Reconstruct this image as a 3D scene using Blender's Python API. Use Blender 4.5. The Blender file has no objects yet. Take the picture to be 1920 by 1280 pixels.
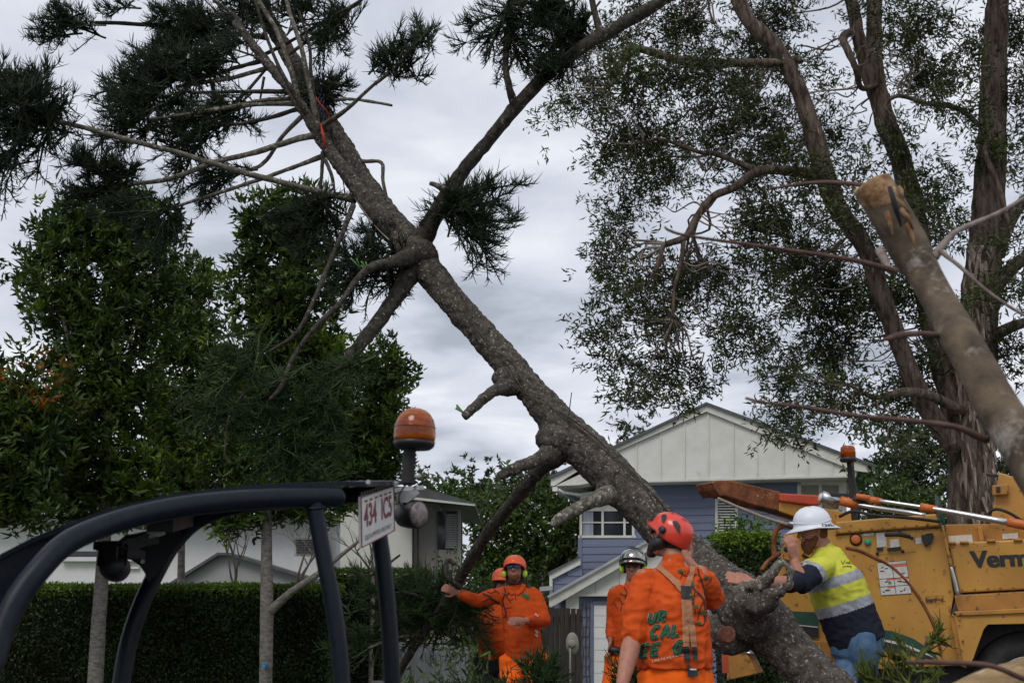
import bpy, bmesh, math, random
import numpy as np
from mathutils import Vector, Matrix, noise
from mathutils.bvhtree import BVHTree
R = math.radians
random.seed(7); rs = np.random.RandomState(7)
scn = bpy.context.scene
COL = scn.collection

# ------------------------------------------------------------------ camera
F = 2288.0; PIT = R(12.6); CAMZ = 1.3
cam = bpy.data.cameras.new('camera'); cam.sensor_width = 23.5; cam.lens = 23.5 * F / 1920
cam.clip_start = .1; cam.clip_end = 6000
co = bpy.data.objects.new('camera', cam); COL.objects.link(co)
co.location = (0, 0, CAMZ); co.rotation_euler = (R(90) + PIT, 0, 0); scn.camera = co
cam.dof.use_dof = True; cam.dof.focus_distance = 10.0; cam.dof.aperture_fstop = 5.0
# ------------------------------------------------------------------ sky and light
SUN_EL, SUN_AZ = R(52), R(205)
w = bpy.data.worlds.new('World'); scn.world = w; w.use_nodes = True
nt = w.node_tree; nt.nodes.clear(); N = nt.nodes.new; L = nt.links.new
out = N('ShaderNodeOutputWorld'); bg = N('ShaderNodeBackground'); L(bg.outputs[0], out.inputs[0])
sky = N('ShaderNodeTexSky'); sky.sky_type = 'NISHITA'; sky.sun_disc = False; sky.sun_elevation = SUN_EL; sky.sun_rotation = SUN_AZ
bg.inputs[1].default_value = .1
tc = N('ShaderNodeTexCoord'); sp = N('ShaderNodeSeparateXYZ'); L(tc.outputs['Generated'], sp.inputs[0])
def mth(op, a, b=None):
    m = N('ShaderNodeMath'); m.operation = op
    for i, v in enumerate((a, b)):
        if v is None: continue
        if isinstance(v, (int, float)): m.inputs[i].default_value = v
        else: L(v, m.inputs[i])
    return m.outputs[0]
zz = mth('ADD', mth('MAXIMUM', sp.outputs[2], 0.0), .10)
cx = mth('DIVIDE', sp.outputs[0], zz); cy = mth('DIVIDE', sp.outputs[1], zz)
cb = N('ShaderNodeCombineXYZ'); L(cx, cb.inputs[0]); L(cy, cb.inputs[1])
n1 = N('ShaderNodeTexNoise'); n1.inputs['Scale'].default_value = 1.9; n1.inputs['Detail'].default_value = 7; n1.inputs['Roughness'].default_value = .52; n1.inputs['Distortion'].default_value = .35
L(cb.outputs[0], n1.inputs[0])
n2 = N('ShaderNodeTexNoise'); n2.inputs['Scale'].default_value = .8; n2.inputs['Detail'].default_value = 3; L(cb.outputs[0], n2.inputs[0])
mx = mth('ADD', mth('MULTIPLY', n1.outputs[0], .62), mth('MULTIPLY', n2.outputs[0], .38))
cr = N('ShaderNodeValToRGB'); L(mx, cr.inputs[0])
e = cr.color_ramp.elements
e[0].position = .38; e[0].color = (.34, .372, .428, 1)
e[1].position = .62; e[1].color = (.765, .78, .815, 1)
q = e.new(.46); q.color = (.50, .53, .60, 1)
q = e.new(.54); q.color = (.61, .635, .70, 1)
sc_ = N('ShaderNodeVectorMath'); sc_.operation = 'SCALE'; L(cr.outputs[0], sc_.inputs[0]); sc_.inputs[3].default_value = 12.8
mixw = N('ShaderNodeMixRGB'); mixw.inputs[0].default_value = .93; L(sky.outputs[0], mixw.inputs[1]); L(sc_.outputs[0], mixw.inputs[2])
L(mixw.outputs[0], bg.inputs[0])
sl = bpy.data.lights.new('sun', 'SUN'); sl.energy = 1.35; sl.angle = R(25); sl.color = (1, .96, .9)
so = bpy.data.objects.new('sun', sl); COL.objects.link(so)
sd = Vector((math.sin(SUN_AZ) * math.cos(SUN_EL), math.cos(SUN_AZ) * math.cos(SUN_EL), math.sin(SUN_EL)))
so.rotation_euler = sd.to_track_quat('Z', 'Y').to_euler(); so.location = (0, -5, 30)
scn.view_settings.view_transform = 'Standard'; scn.view_settings.look = 'None'
scn.view_settings.exposure = 0; scn.view_settings.gamma = 1
scn.render.engine = 'CYCLES'
scn.cycles.max_bounces = 6; scn.cycles.transparent_max_bounces = 4

# ------------------------------------------------------------------ helpers
CF = Vector((0, math.cos(PIT), math.sin(PIT))); CU = Vector((0, -math.sin(PIT), math.cos(PIT)))
CP = Vector((0, 0, CAMZ))
def ray(px, py): return CF + Vector(((px - 960) / F, 0, 0)) + CU * (-(py - 640) / F)
def at(px, py, Y):
    d = ray(px, py); return CP + d * (Y / d.y)
def V(*a): return Vector(a)
def gz(y): return 0.0 if y < 9 else (-.75 if y > 27 else -.75 * (y - 9) / 18)

def org(o):
    v = Vector((0, 0, 0))
    while o is not None: v = v + o.location; o = o.parent
    return v
def tag(o, label=None, cat=None, group=None, kind=None):
    if label: o['label'] = label
    if cat: o['category'] = cat
    if group: o['group'] = group
    if kind: o['kind'] = kind
    return o
def empty(name, loc, label=None, cat=None, group=None):
    o = bpy.data.objects.new(name, None); COL.objects.link(o); o.location = loc; o.empty_display_size = .2
    return tag(o, label, cat, group)
def link(name, me, mats, parent=None, loc=None):
    o = bpy.data.objects.new(name, me); COL.objects.link(o)
    if not me.materials:
        for m in (mats if isinstance(mats, (list, tuple)) else [mats]): me.materials.append(m)
    if parent is not None:
        o.parent = parent
    if loc is not None: o.location = loc
    return o

class MB:
    def __init__(s): s.v = []; s.f = []; s.sm = []
    def add(s, vs, fs, smooth=False):
        b = len(s.v); s.v += [tuple(v) for v in vs]
        for f in fs: s.f.append(tuple(i + b for i in f)); s.sm.append(smooth)
        return s
    def box(s, c, h, M=None):
        vs = [V(x * h[0], y * h[1], z * h[2]) for x in (-1, 1) for y in (-1, 1) for z in (-1, 1)]
        if M is not None: vs = [M @ v for v in vs]
        c = Vector(c)
        return s.add([v + c for v in vs], [(0, 1, 3, 2), (4, 6, 7, 5), (0, 4, 5, 1), (2, 3, 7, 6), (0, 2, 6, 4), (1, 5, 7, 3)])
    def prism(s, poly, d):
        n = len(poly); d = Vector(d)
        vs = [Vector(p) for p in poly] + [Vector(p) + d for p in poly]
        return s.add(vs, [tuple(range(n)), tuple(range(2 * n - 1, n - 1, -1))] + [(i, (i + 1) % n, n + (i + 1) % n, n + i)[::-1] for i in range(n)])
    def bar(s, a, b, wd, dp, up=V(0, 0, 1)):
        a = Vector(a); b = Vector(b); t = (b - a).normalized(); x = t.cross(up)
        if x.length < .01: x = t.cross(V(0, 1, 0))
        x.normalize(); y = x.cross(t)
        c = [(x * i * wd + y * j * dp) / 2 for i, j in ((-1, -1), (1, -1), (1, 1), (-1, 1))]
        return s.add([a + k for k in c] + [b + k for k in c], [(3, 2, 1, 0), (4, 5, 6, 7)] + [(i, (i + 1) % 4, 4 + (i + 1) % 4, 4 + i) for i in range(4)])
    def loft(s, pts, rad, side=None, n=12, cap=True, nz=0, nf=8.0, smooth=True, dome=.5):
        """tube through pts; rad: r or (a,b); nz = noise displacement"""
        pts = [Vector(p) for p in pts]; m = len(pts)
        rad = [r if isinstance(r, (tuple, list)) else (r, r) for r in rad]
        tans = []
        for i in range(m):
            t = pts[min(i + 1, m - 1)] - pts[max(i - 1, 0)]
            tans.append(t.normalized() if t.length > 1e-9 else V(0, 0, 1))
        a = Vector(side) if side is not None else (V(0, 0, 1).cross(tans[0]))
        if a.length < .05: a = V(1, 0, 0)
        vs = []; fs = []
        for i in range(m):
            t = tans[i]; a2 = a - t * a.dot(t)
            if a2.length < .01: a2 = V(0, 1, 0) - t * t.y
            a2.normalize(); b2 = t.cross(a2)
            if side is None: a = a2
            for k in range(n):
                an = 2 * math.pi * k / n
                off = a2 * (math.cos(an) * rad[i][0]) + b2 * (math.sin(an) * rad[i][1])
                p = pts[i] + off
                if nz:
                    q = p * nf
                    dlt = noise.noise(q) + .5 * noise.noise(q * 2.3) + .35 * noise.noise(q * 5.1)
                    p = pts[i] + off * (1 + nz * dlt)
                vs.append(p)
        for i in range(m - 1):
            for k in range(n):
                k2 = (k + 1) % n
                fs.append((i * n + k, i * n + k2, (i + 1) * n + k2, (i + 1) * n + k))
        if cap:
            vs.append(pts[0] - tans[0] * min(rad[0]) * dome); c0 = len(vs) - 1
            vs.append(pts[-1] + tans[-1] * min(rad[-1]) * dome); c1 = len(vs) - 1
            for k in range(n):
                fs.append((k, c0, (k + 1) % n)); fs.append(((m - 1) * n + k, (m - 1) * n + (k + 1) % n, c1))
        return s.add(vs, fs, smooth)
    def lathe(s, c, ax, prof, n=24, side=None, ell=1.0, smooth=True):
        """prof: (r, h) along ax from c"""
        c = Vector(c); ax = Vector(ax).normalized()
        a = Vector(side) if side is not None else ax.orthogonal()
        a = (a - ax * a.dot(ax)).normalized(); b = ax.cross(a)
        vs = []; fs = []
        for r, h in prof:
            for k in range(n):
                an = 2 * math.pi * k / n
                vs.append(c + ax * h + a * (math.cos(an) * r) + b * (math.sin(an) * r * ell))
        m = len(prof)
        for i in range(m - 1):
            for k in range(n): fs.append((i * n + k, i * n + (k + 1) % n, (i + 1) * n + (k + 1) % n, (i + 1) * n + k))
        fs.append(tuple(range(n))[::-1]); fs.append(tuple((m - 1) * n + k for k in range(n)))
        return s.add(vs, fs, smooth)
    def mesh(s, name, o=V(0, 0, 0)):
        me = bpy.data.meshes.new(name)
        me.from_pydata([(v[0] - o.x, v[1] - o.y, v[2] - o.z) for v in s.v], [], s.f)
        me.polygons.foreach_set('use_smooth', s.sm)
        me.validate(); me.update()
        return me
    def build(s, name, mats, parent=None, bevel=0, kind=None, label=None):
        o = org(parent) if parent is not None else V(0, 0, 0)
        loc = None
        if parent is None and s.v:
            a = np.array(s.v); lo = a.min(0); hi = a.max(0); loc = V((lo[0] + hi[0]) / 2, (lo[1] + hi[1]) / 2, lo[2]); o = loc
        ob = link(name, s.mesh(name, o), mats, parent, loc)
        if bevel:
            b = ob.modifiers.new('bevel', 'BEVEL'); b.width = bevel; b.segments = 2; b.limit_method = 'ANGLE'
        if kind: ob['kind'] = kind
        if label: ob['label'] = label
        return ob

def spline(pts, k=4):
    """catmull-rom through tuples of any length"""
    P = [np.array(p, float) for p in pts]; P = [2 * P[0] - P[1]] + P + [2 * P[-1] - P[-2]]
    res = []
    for i in range(1, len(P) - 2):
        for j in range(k):
            t = j / k; a, b, c, d = P[i - 1:i + 3]
            res.append(.5 * ((2 * b) + (-a + c) * t + (2 * a - 5 * b + 4 * c - d) * t * t + (-a + 3 * b - 3 * c + d) * t ** 3))
    res.append(P[-2]); return res
def pxtube(pts, k=4, kx=1.0):
    """pts: (px,py,Y,rpx) -> points, radii in metres"""
    q = spline(pts, k); P = []; Rr = []
    for x, y, Y, r in q:
        P.append(at(x, y, Y)); Rr.append(max(r, .3) * (Y / ray(x, y).y) / F * kx)
    return P, Rr

class Pl:
    """vertical plane through two (px, Y) anchors; px,py -> world point on it, off metres towards the camera"""
    def __init__(s, a, b):
        A = at(a[0], 1151, a[1]); B = at(b[0], 1151, b[1])
        s.o = A; s.u = (B - A); s.u.z = 0; s.u.normalize(); s.n = V(s.u.y, -s.u.x, 0)
        if s.n.y > 0: s.n = -s.n
    def p(s, px, py, off=0):
        d = ray(px, py); t = (s.o - CP).dot(s.n) / d.dot(s.n)
        return CP + d * t + s.n * off
    def uz(s, px, py):
        q = s.p(px, py); return (q - s.o).dot(s.u), q.z
    def w(s, u, z, off=0):
        q = s.o + s.u * u + s.n * off; q.z = z; return q
    def rot(s): return math.atan2(s.u.y, s.u.x)

# ------------------------------------------------------------------ materials
def srgb(r, g, b): return tuple((c / 255 / 12.92 if c / 255 <= .04045 else ((c / 255 + .055) / 1.055) ** 2.4) for c in (r, g, b))
def mat(name, c, rough=.6, c2=None, scale=8, detail=4, bump=0, bscale=None, metal=0, spec=.5, contrast=(.35, .65), stretch=(1, 1, 1), c3=None, s3=30, t3=(.6, .68), coat=0):
    m = bpy.data.materials.new(name); m.use_nodes = True; nt = m.node_tree; P = nt.nodes['Principled BSDF']
    P.inputs['Base Color'].default_value = (*c, 1); P.inputs['Roughness'].default_value = rough; P.inputs['Metallic'].default_value = metal
    P.inputs['Specular IOR Level'].default_value = spec; P.inputs['Coat Weight'].default_value = coat
    n = nt.nodes.new; l = nt.links.new
    if c2 or bump or c3:
        tcn = n('ShaderNodeTexCoord'); mp = n('ShaderNodeMapping'); mp.inputs['Scale'].default_value = stretch; l(tcn.outputs['Object'], mp.inputs[0])
    if c2:
        nz = n('ShaderNodeTexNoise'); nz.inputs['Scale'].default_value = scale; nz.inputs['Detail'].default_value = detail; nz.inputs['Roughness'].default_value = .62; l(mp.outputs[0], nz.inputs[0])
        rp = n('ShaderNodeValToRGB'); rp.color_ramp.elements[0].position = contrast[0]; rp.color_ramp.elements[1].position = contrast[1]
        rp.color_ramp.elements[0].color = (*c, 1); rp.color_ramp.elements[1].color = (*c2, 1); l(nz.outputs[0], rp.inputs[0]); colr = rp.outputs[0]
        if c3:
            n3 = n('ShaderNodeTexNoise'); n3.inputs['Scale'].default_value = s3; n3.inputs['Detail'].default_value = 5; n3.inputs['Roughness'].default_value = .7; l(mp.outputs[0], n3.inputs[0])
            r3 = n('ShaderNodeValToRGB'); r3.color_ramp.elements[0].position = t3[0]; r3.color_ramp.elements[1].position = t3[1]; l(n3.outputs[0], r3.inputs[0])
            mm = n('ShaderNodeMixRGB'); l(r3.outputs[0], mm.inputs[0]); l(colr, mm.inputs[1]); mm.inputs[2].default_value = (*c3, 1); colr = mm.outputs[0]
        l(colr, P.inputs['Base Color'])
    if bump:
        nb = n('ShaderNodeTexNoise'); nb.inputs['Scale'].default_value = bscale or scale * 3; nb.inputs['Detail'].default_value = 6; nb.inputs['Roughness'].default_value = .7; l(mp.outputs[0], nb.inputs[0])
        bp = n('ShaderNodeBump'); bp.inputs['Strength'].default_value = 1; bp.inputs['Distance'].default_value = bump; l(nb.outputs[0], bp.inputs['Height']); l(bp.outputs[0], P.inputs['Normal'])
    return m
def leafmat(name, c, rough=.5, trans=.3, spec=.4):
    m = bpy.data.materials.new(name); m.use_nodes = True; nt = m.node_tree; P = nt.nodes['Principled BSDF']; n = nt.nodes.new; l = nt.links.new
    at_ = n('ShaderNodeAttribute'); at_.attribute_name = 'Col'
    mu = n('ShaderNodeMixRGB'); mu.blend_type = 'MULTIPLY'; mu.inputs[0].default_value = 1; mu.inputs[2].default_value = (*c, 1); l(at_.outputs[0], mu.inputs[1])
    l(mu.outputs[0], P.inputs['Base Color']); P.inputs['Roughness'].default_value = rough; P.inputs['Specular IOR Level'].default_value = spec
    tr = n('ShaderNodeBsdfTranslucent'); l(mu.outputs[0], tr.inputs[0])
    ms = n('ShaderNodeMixShader'); ms.inputs[0].default_value = trans; l(P.outputs[0], ms.inputs[1]); l(tr.outputs[0], ms.inputs[2])
    l(ms.outputs[0], nt.nodes['Material Output'].inputs[0]); return m
M = {}
M['bark'] = mat('hoop_bark', (.026, .021, .017), .95, (.13, .112, .096), 19, 7, .02, 42, c3=(.36, .345, .31), s3=48, t3=(.585, .625), spec=.2, contrast=(.3, .66))
M['barkdark'] = mat('branch_bark', (.024, .020, .016), .95, (.085, .075, .062), 22, 6, .008, 60, c3=(.34, .35, .29), s3=26, t3=(.60, .67), spec=.2)
M['barklite'] = mat('lichen_bark', (.06, .05, .038), .9, (.20, .18, .145), 26, 6, .008, 70, c3=(.40, .39, .33), s3=30, t3=(.56, .62), spec=.2)
M['paperbark'] = mat('paperbark', (.10, .065, .05), .9, (.34, .27, .22), 5, 8, .02, 12, stretch=(3.2, 3.2, .7), c3=(.50, .44, .38), s3=6, t3=(.57, .66), spec=.2)
M['paperlimb'] = mat('paperbark_limb', (.042, .028, .020), .9, (.16, .12, .095), 6, 8, .025, 22, stretch=(2.6, 2.6, .6), contrast=(.38, .6), c3=(.28, .24, .20), s3=9, t3=(.60, .68), spec=.2)
M['greybark'] = mat('grey_bark', (.10, .09, .078), .9, (.25, .23, .205), 14, 5, .006, 50, stretch=(1, 1, 2.5), c3=(.1, .09, .08), s3=12, t3=(.62, .68), spec=.2)
M['twig'] = mat('twig', (.045, .035, .028), .9, (.12, .1, .085), 20, 3)
M['deadtwig'] = mat('dead_twig', (.14, .10, .08), .8, (.28, .23, .2), 20, 3)
M['redtwig'] = mat('red_twig', (.055, .024, .018), .8, (.13, .07, .05), 20, 3)
M['cutwood'] = mat('cut_wood', (.17, .075, .03), .85, (.42, .27, .14), 26, 6, .004, 80, contrast=(.4, .6))
M['redwood'] = mat('resin_cut', (.13, .045, .022), .7, (.25, .10, .05), 40, 4)
M['logbark'] = mat('smooth_bark', (.035, .022, .012), .8, (.14, .098, .06), 9, 6, .004, 45, c3=(.30, .26, .22), s3=7, t3=(.54, .66), contrast=(.38, .6))
M['leaf'] = leafmat('lilly_leaf', (.058, .098, .017), .45, .3)
M['leafb'] = leafmat('broad_leaf', (.06, .115, .022), .5, .3)
M['leafp'] = leafmat('paperbark_leaf', (.054, .066, .028), .55, .3)
M['pine'] = leafmat('pine_leaf', (.018, .033, .014), .6, .12)
M['pineg'] = leafmat('pine_leaf_green', (.03, .062, .015), .6, .15)
M['pinel'] = leafmat('pine_leaf_light', (.10, .13, .022), .6, .25)
M['hedge'] = leafmat('hedge_leaf', (.028, .05, .013), .5, .2)
M['far'] = leafmat('far_leaf', (.055, .075, .038), .7, .2)

M['orange'] = mat('orange_cloth', srgb(208, 83, 26), .8, srgb(194, 72, 22), 6, 3, .003, 30, spec=.2)
M['hivis'] = mat('hivis_orange', (1.0, .16, .008), .75, (.95, .13, .006), 8, 3, .003, 30, spec=.2)
M['skin'] = mat('skin', (.42, .19, .125), .55, (.36, .14, .09), 30, 3)
M['hair'] = mat('dark_hair', (.02, .012, .009), .8)
M['beard'] = mat('ginger_hair', (.16, .055, .022), .9, (.09, .03, .015), 60, 3)
M['navy'] = mat('navy_cloth', (.012, .014, .026), .85, (.016, .019, .034), 10, 3, .002, 40, spec=.2)
M['yellow'] = mat('yellow_cloth', (.60, .60, .07), .8, (.52, .52, .06), 8, 3, .002, 40, spec=.2)
M['silver'] = mat('reflective_band', (.34, .35, .38), .45, (.28, .29, .32), 30, 3)
M['denim'] = mat('denim', (.055, .11, .20), .9, (.10, .17, .27), 14, 5, .002, 60, spec=.2)
M['black'] = mat('black_plastic', (.012, .012, .013), .45)
M['blackcl'] = mat('black_cloth', (.012, .012, .015), .9)
M['strap'] = mat('tan_strap', (.42, .19, .09), .8, (.36, .16, .08), 60, 2)
M['helred'] = mat('red_helmet', (.72, .055, .03), .28, coat=.3)
M['helor'] = mat('orange_helmet', (.85, .12, .03), .35)
M['helsil'] = mat('chrome_helmet', (.55, .54, .50), .18, (.22, .21, .19), 24, 4, metal=.9)
M['helwh'] = mat('white_helmet', (.72, .74, .80), .4)
M['lime'] = mat('lime_plastic', (.45, .75, .03), .4)
M['lens'] = mat('blue_mirror', (.02, .16, .75), .12, (.10, .40, .9), 18, 2, metal=.6)
M['darklens'] = mat('dark_lens', (.03, .012, .02), .15)
M['white'] = mat('white_paint', (.74, .74, .72), .6, (.68, .68, .66), 3, 3)
M['cream'] = mat('cream_sheet', (.60, .59, .54), .7, (.68, .67, .62), 2.5, 5, .001, 20, c3=(.46, .45, .40), s3=4, t3=(.62, .78))
M['trim'] = mat('cream_trim', (.66, .65, .59), .6, (.56, .55, .49), 4, 4)
M['blue'] = mat('blue_board', (.125, .148, .222), .65, (.155, .178, .255), 3, 5, .001, 30, stretch=(.4, 1, 2))
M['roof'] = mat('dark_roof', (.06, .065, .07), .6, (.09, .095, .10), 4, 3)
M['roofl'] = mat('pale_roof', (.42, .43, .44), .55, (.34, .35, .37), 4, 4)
M['glass'] = mat('dark_glass', (.02, .024, .03), .08, spec=.6)
M['curtain'] = mat('curtain', (.35, .37, .42), .9, (.22, .24, .3), 9, 3, stretch=(4, 4, .2))
M['blind'] = mat('blind', (.28, .27, .22), .8)
M['timber'] = mat('dark_timber', (.022, .017, .015), .9, (.055, .042, .036), 9, 5, .004, 30, stretch=(3, 3, .4))
M['picket'] = mat('grey_picket', (.22, .225, .23), .9, (.33, .335, .34), 9, 4, stretch=(3, 3, .4))
M['render'] = mat('grey_render', (.24, .225, .205), .85, (.29, .275, .255), 2, 4)
M['beige'] = mat('beige_plastic', (.27, .26, .21), .6, (.22, .21, .17), 9, 3)
M['tube'] = mat('canopy_steel', (.006, .010, .016), .38, (.010, .015, .022), 60, 3, .0006, 160, spec=.2)
M['tubein'] = mat('canopy_underside', (.008, .009, .011), .6)
M['zinc'] = mat('zinc', (.5, .5, .5), .35, (.35, .35, .34), 30, 3, metal=.9)
M['plate'] = mat('plate_white', (.78, .77, .74), .45, (.70, .69, .66), 20, 3)
M['maroon'] = mat('plate_maroon', (.22, .012, .03), .5)
M['ink'] = mat('ink', (.02, .02, .022), .6)
M['chip'] = mat('chipper_yellow', (.52, .265, .042), .5, (.42, .20, .034), 3, 5, .0008, 60, c3=(.17, .07, .025), s3=17, t3=(.60, .66))
M['chipd'] = mat('chipper_dirty', (.46, .20, .028), .6, (.32, .15, .03), 6, 5, .001, 60, c3=(.10, .05, .02), s3=16, t3=(.56, .65))
M['rust'] = mat('rust', (.10, .028, .012), .9, (.26, .085, .025), 14, 6, .004, 60, c3=(.40, .34, .30), s3=22, t3=(.63, .67))
M['rubber'] = mat('rubber', (.012, .012, .013), .75, (.03, .028, .026), 20, 4)
M['redp'] = mat('red_paint', (.55, .07, .025), .5, (.42, .06, .02), 8, 4)
M['orp'] = mat('orange_plastic', (.60, .15, .02), .5, (.45, .10, .02), 20, 3)
M['green'] = mat('dark_green', (.012, .055, .035), .5, (.02, .07, .045), 9, 3)
M['gbtn'] = mat('green_button', (.02, .30, .18), .4)
M['alu'] = mat('alu_pole', (.62, .60, .58), .28, (.48, .47, .46), 12, 4, metal=.8, stretch=(1, 1, 1))
M['decal'] = mat('decal_white', (.62, .60, .56), .5, (.5, .48, .44), 40, 3)
M['decalo'] = mat('decal_orange', (.65, .16, .05), .5)
M['chain'] = mat('chain', (.06, .085, .12), .45, (.03, .04, .055), 60, 2, metal=.6)
M['sling'] = mat('sling', (.60, .05, .025), .7)
M['rope'] = mat('rope', (.30, .24, .19), .9, (.2, .16, .13), 60, 2)
M['grass'] = mat('grass', (.05, .085, .02), .95, (.09, .12, .035), 1.2, 8, .03, 30)
M['asphalt'] = mat('asphalt', (.045, .045, .046), .9, (.065, .064, .062), 5, 8, .004, 120)
M['concrete'] = mat('concrete', (.30, .29, .27), .9, (.38, .37, .35), 3, 6, .002, 60)
M['gletter'] = mat('print_green', (.012, .12, .04), .8)
M['wletter'] = mat('print_pale', (.55, .50, .42), .8)
M['printdark'] = mat('print_dark', (.045, .018, .012), .8)
M['star'] = mat('blue_star', (.02, .25, .55), .6)
def amber():
    m = mat('amber_lens', (.60, .15, .004), .14, (.28, .05, .003), 16, 4, spec=.4, stretch=(.6, .6, 2.2), contrast=(.4, .6)); P = m.node_tree.nodes['Principled BSDF']
    P.inputs['Transmission Weight'].default_value = .5; return m
M['amber'] = amber()
M['amberin'] = mat('amber_core', (1.0, .35, .05), .3)

# ------------------------------------------------------------------ ground
def ground():
    ys = [-60, -20, 0, 5, 9, 12, 15, 18, 21, 24, 27, 35, 60, 200, 3000]; xs = [-3000, -200, -60, -20, 0, 20, 60, 200, 3000]
    vs = [(x, y, gz(y)) for y in ys for x in xs]; n = len(xs)
    fs = [(j * n + i, j * n + i + 1, (j + 1) * n + i + 1, (j + 1) * n + i) for j in range(len(ys) - 1) for i in range(n - 1)]
    tag(MB().add(vs, fs).build('ground', M['grass']), kind='structure')
    def sheet(name, y0, y1, x0, x1, off, m):
        ys = [y0] + [y for y in (9,) if y0 < y < y1] + [y1]
        vs = [(x, y, gz(y) + off) for y in ys for x in (x0, x1)]
        tag(MB().add(vs, [(2 * j, 2 * j + 1, 2 * j + 3, 2 * j + 2) for j in range(len(ys) - 1)]).build(name, m), kind='structure')
    sheet('road', -4, 11.8, -80, 80, .004, M['asphalt'])
    sheet('driveway', 12.0, 26.2, 2.2, 7.6, .004, M['concrete'])
    tag(MB().box((0, 11.9, gz(11.9) + .05), (80, .08, .09)).build('kerb', M['concrete']), kind='structure')
ground()

# ------------------------------------------------------------------ foliage engine
def fastmesh(name, verts, nper, faces_idx, col):
    """verts (K,nper,3); faces_idx list of tuples of equal or differing length; col (K,3)"""
    K = verts.shape[0]; me = bpy.data.meshes.new(name)
    me.vertices.add(K * nper); me.vertices.foreach_set('co', verts.astype(np.float32).ravel())
    base = (np.arange(K) * nper)[:, None]
    loops = []; tot = []
    cat = np.concatenate([np.array(f) for f in faces_idx])[None, :] + base
    tots = np.tile(np.array([len(f) for f in faces_idx]), K)
    starts = np.concatenate([[0], np.cumsum(tots)[:-1]])
    me.loops.add(cat.size); me.loops.foreach_set('vertex_index', cat.astype(np.int32).ravel())
    me.polygons.add(len(tots)); me.polygons.foreach_set('loop_start', starts.astype(np.int32)); me.polygons.foreach_set('loop_total', tots.astype(np.int32))
    me.update(calc_edges=True)
    ca = me.color_attributes.new('Col', 'FLOAT_COLOR', 'POINT')
    c = np.ones((K, nper, 4), np.float32); c[:, :, :3] = col[:, None, :]; ca.data.foreach_set('color', c.ravel())
    return me
def unit(a): return a / np.maximum(np.linalg.norm(a, axis=1, keepdims=True), 1e-9)
def leaves_mesh(name, P, D, Lh, Wd, col, fold=.25, o=V(0, 0, 0)):
    K = len(P); P = P - np.array(o)[None]
    rnd = unit(rs.normal(size=(K, 3))); S = unit(np.cross(D, rnd)); Nn = np.cross(S, D)
    Lh = Lh[:, None]; Wd = Wd[:, None]
    v = np.stack([P, P + D * Lh * .45 + S * Wd * .5 + Nn * Wd * fold, P + D * Lh - Nn * Lh * .12, P + D * Lh * .45 - S * Wd * .5 + Nn * Wd * fold], 1)
    return fastmesh(name, v, 4, [(0, 1, 2), (0, 2, 3)], col)
def blob_points(blobs, Y, n_per_m2, dfac=.9, shell=2.0):
    """clump centres filling pixel ellipses (cx,cy,rx,ry[,Y])"""
    C = []
    for b in blobs:
        cx_, cy_, rx, ry = b[:4]; yy = b[4] if len(b) > 4 else Y
        c = at(cx_, cy_, yy); k = yy / ray(cx_, cy_).y / F
        a, h = rx * k, ry * k; d = min(a, h) * dfac
        n = max(2, int(n_per_m2 * a * h * 3.14))
        u = unit(rs.normal(size=(n, 3))); r = rs.rand(n, 1) ** (1 / shell)
        C.append(np.array(c)[None] + u * r * np.array([[a, d, h]]))
    return np.concatenate(C)
def tint(K, base_var=.3, warm=.12, cl=None):
    g = 1 + (rs.rand(K, 1) - .5) * 2 * base_var
    c = np.concatenate([g * (1 + (rs.rand(K, 1) - .35) * warm * 2), g, g * (1 - rs.rand(K, 1) * .3)], 1)
    if cl is not None: c = c * cl
    return c
def rosettes(C, cr, nros, nleaf, Ls, Ws, up=.4, spread=.05, ctint=None):
    """C clump centres -> rosettes -> leaves"""
    K = len(C)
    RC = np.repeat(C, nros, 0) + rs.normal(size=(K * nros, 3)) * cr * np.array([[1, 1, .8]])
    out_ = unit(RC - np.repeat(C, nros, 0) + 1e-6); ax = unit(out_ + np.array([[0, 0, up]]))
    P = np.repeat(RC, nleaf, 0); A = np.repeat(ax, nleaf, 0)
    D = unit(A * .75 + unit(rs.normal(size=P.shape)) * .95)
    P = P + rs.normal(size=P.shape) * spread
    n = len(P); Lh = Ls * (.6 + .8 * rs.rand(n)); Wd = Ws * (.7 + .6 * rs.rand(n))
    cl = .62 + .75 * rs.rand(K * nros, 1) ** 1.5
    if ctint is not None: cl = cl * np.repeat(ctint, nros, 0)
    cl = np.repeat(cl * np.ones((1, 3)), nleaf, 0)
    return P, D, Lh, Wd, tint(n, cl=cl)
def limbs(mb, C, nodes, frac, r0, wig=.12, n=4):
    """thin wiggly branches from the nearest limb node to clump centres"""
    nodes = np.array([tuple(x) for x in nodes])
    idx = np.where(rs.rand(len(C)) < frac)[0]
    for i in idx:
        c = C[i]; dd = np.linalg.norm(nodes - c, axis=1) + (nodes[:, 2] > c[2] + .3) * .35
        s = nodes[np.argmin(dd)]; Ld = np.linalg.norm(c - s)
        if Ld < .1 or Ld > 3.5: continue
        pts = []; k = 5
        for j in range(k + 1):
            t = j / k; p = s + (c - s) * t
            p = p + rs.normal(size=3) * wig * Ld * (t * (1 - t) * 1.6) + np.array([0, 0, -.12 * Ld * t * (1 - t)])
            pts.append(Vector(p))
        pts = [Vector(tuple(z_)) for z_ in spline([tuple(z_) for z_ in pts], 3)]; k = len(pts) - 1
        rr = r0 * min(1.4, .5 + Ld * .4)
        mb.loft(pts, [rr * (1 - .8 * j / k) for j in range(k + 1)], n=n, cap=False)
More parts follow.
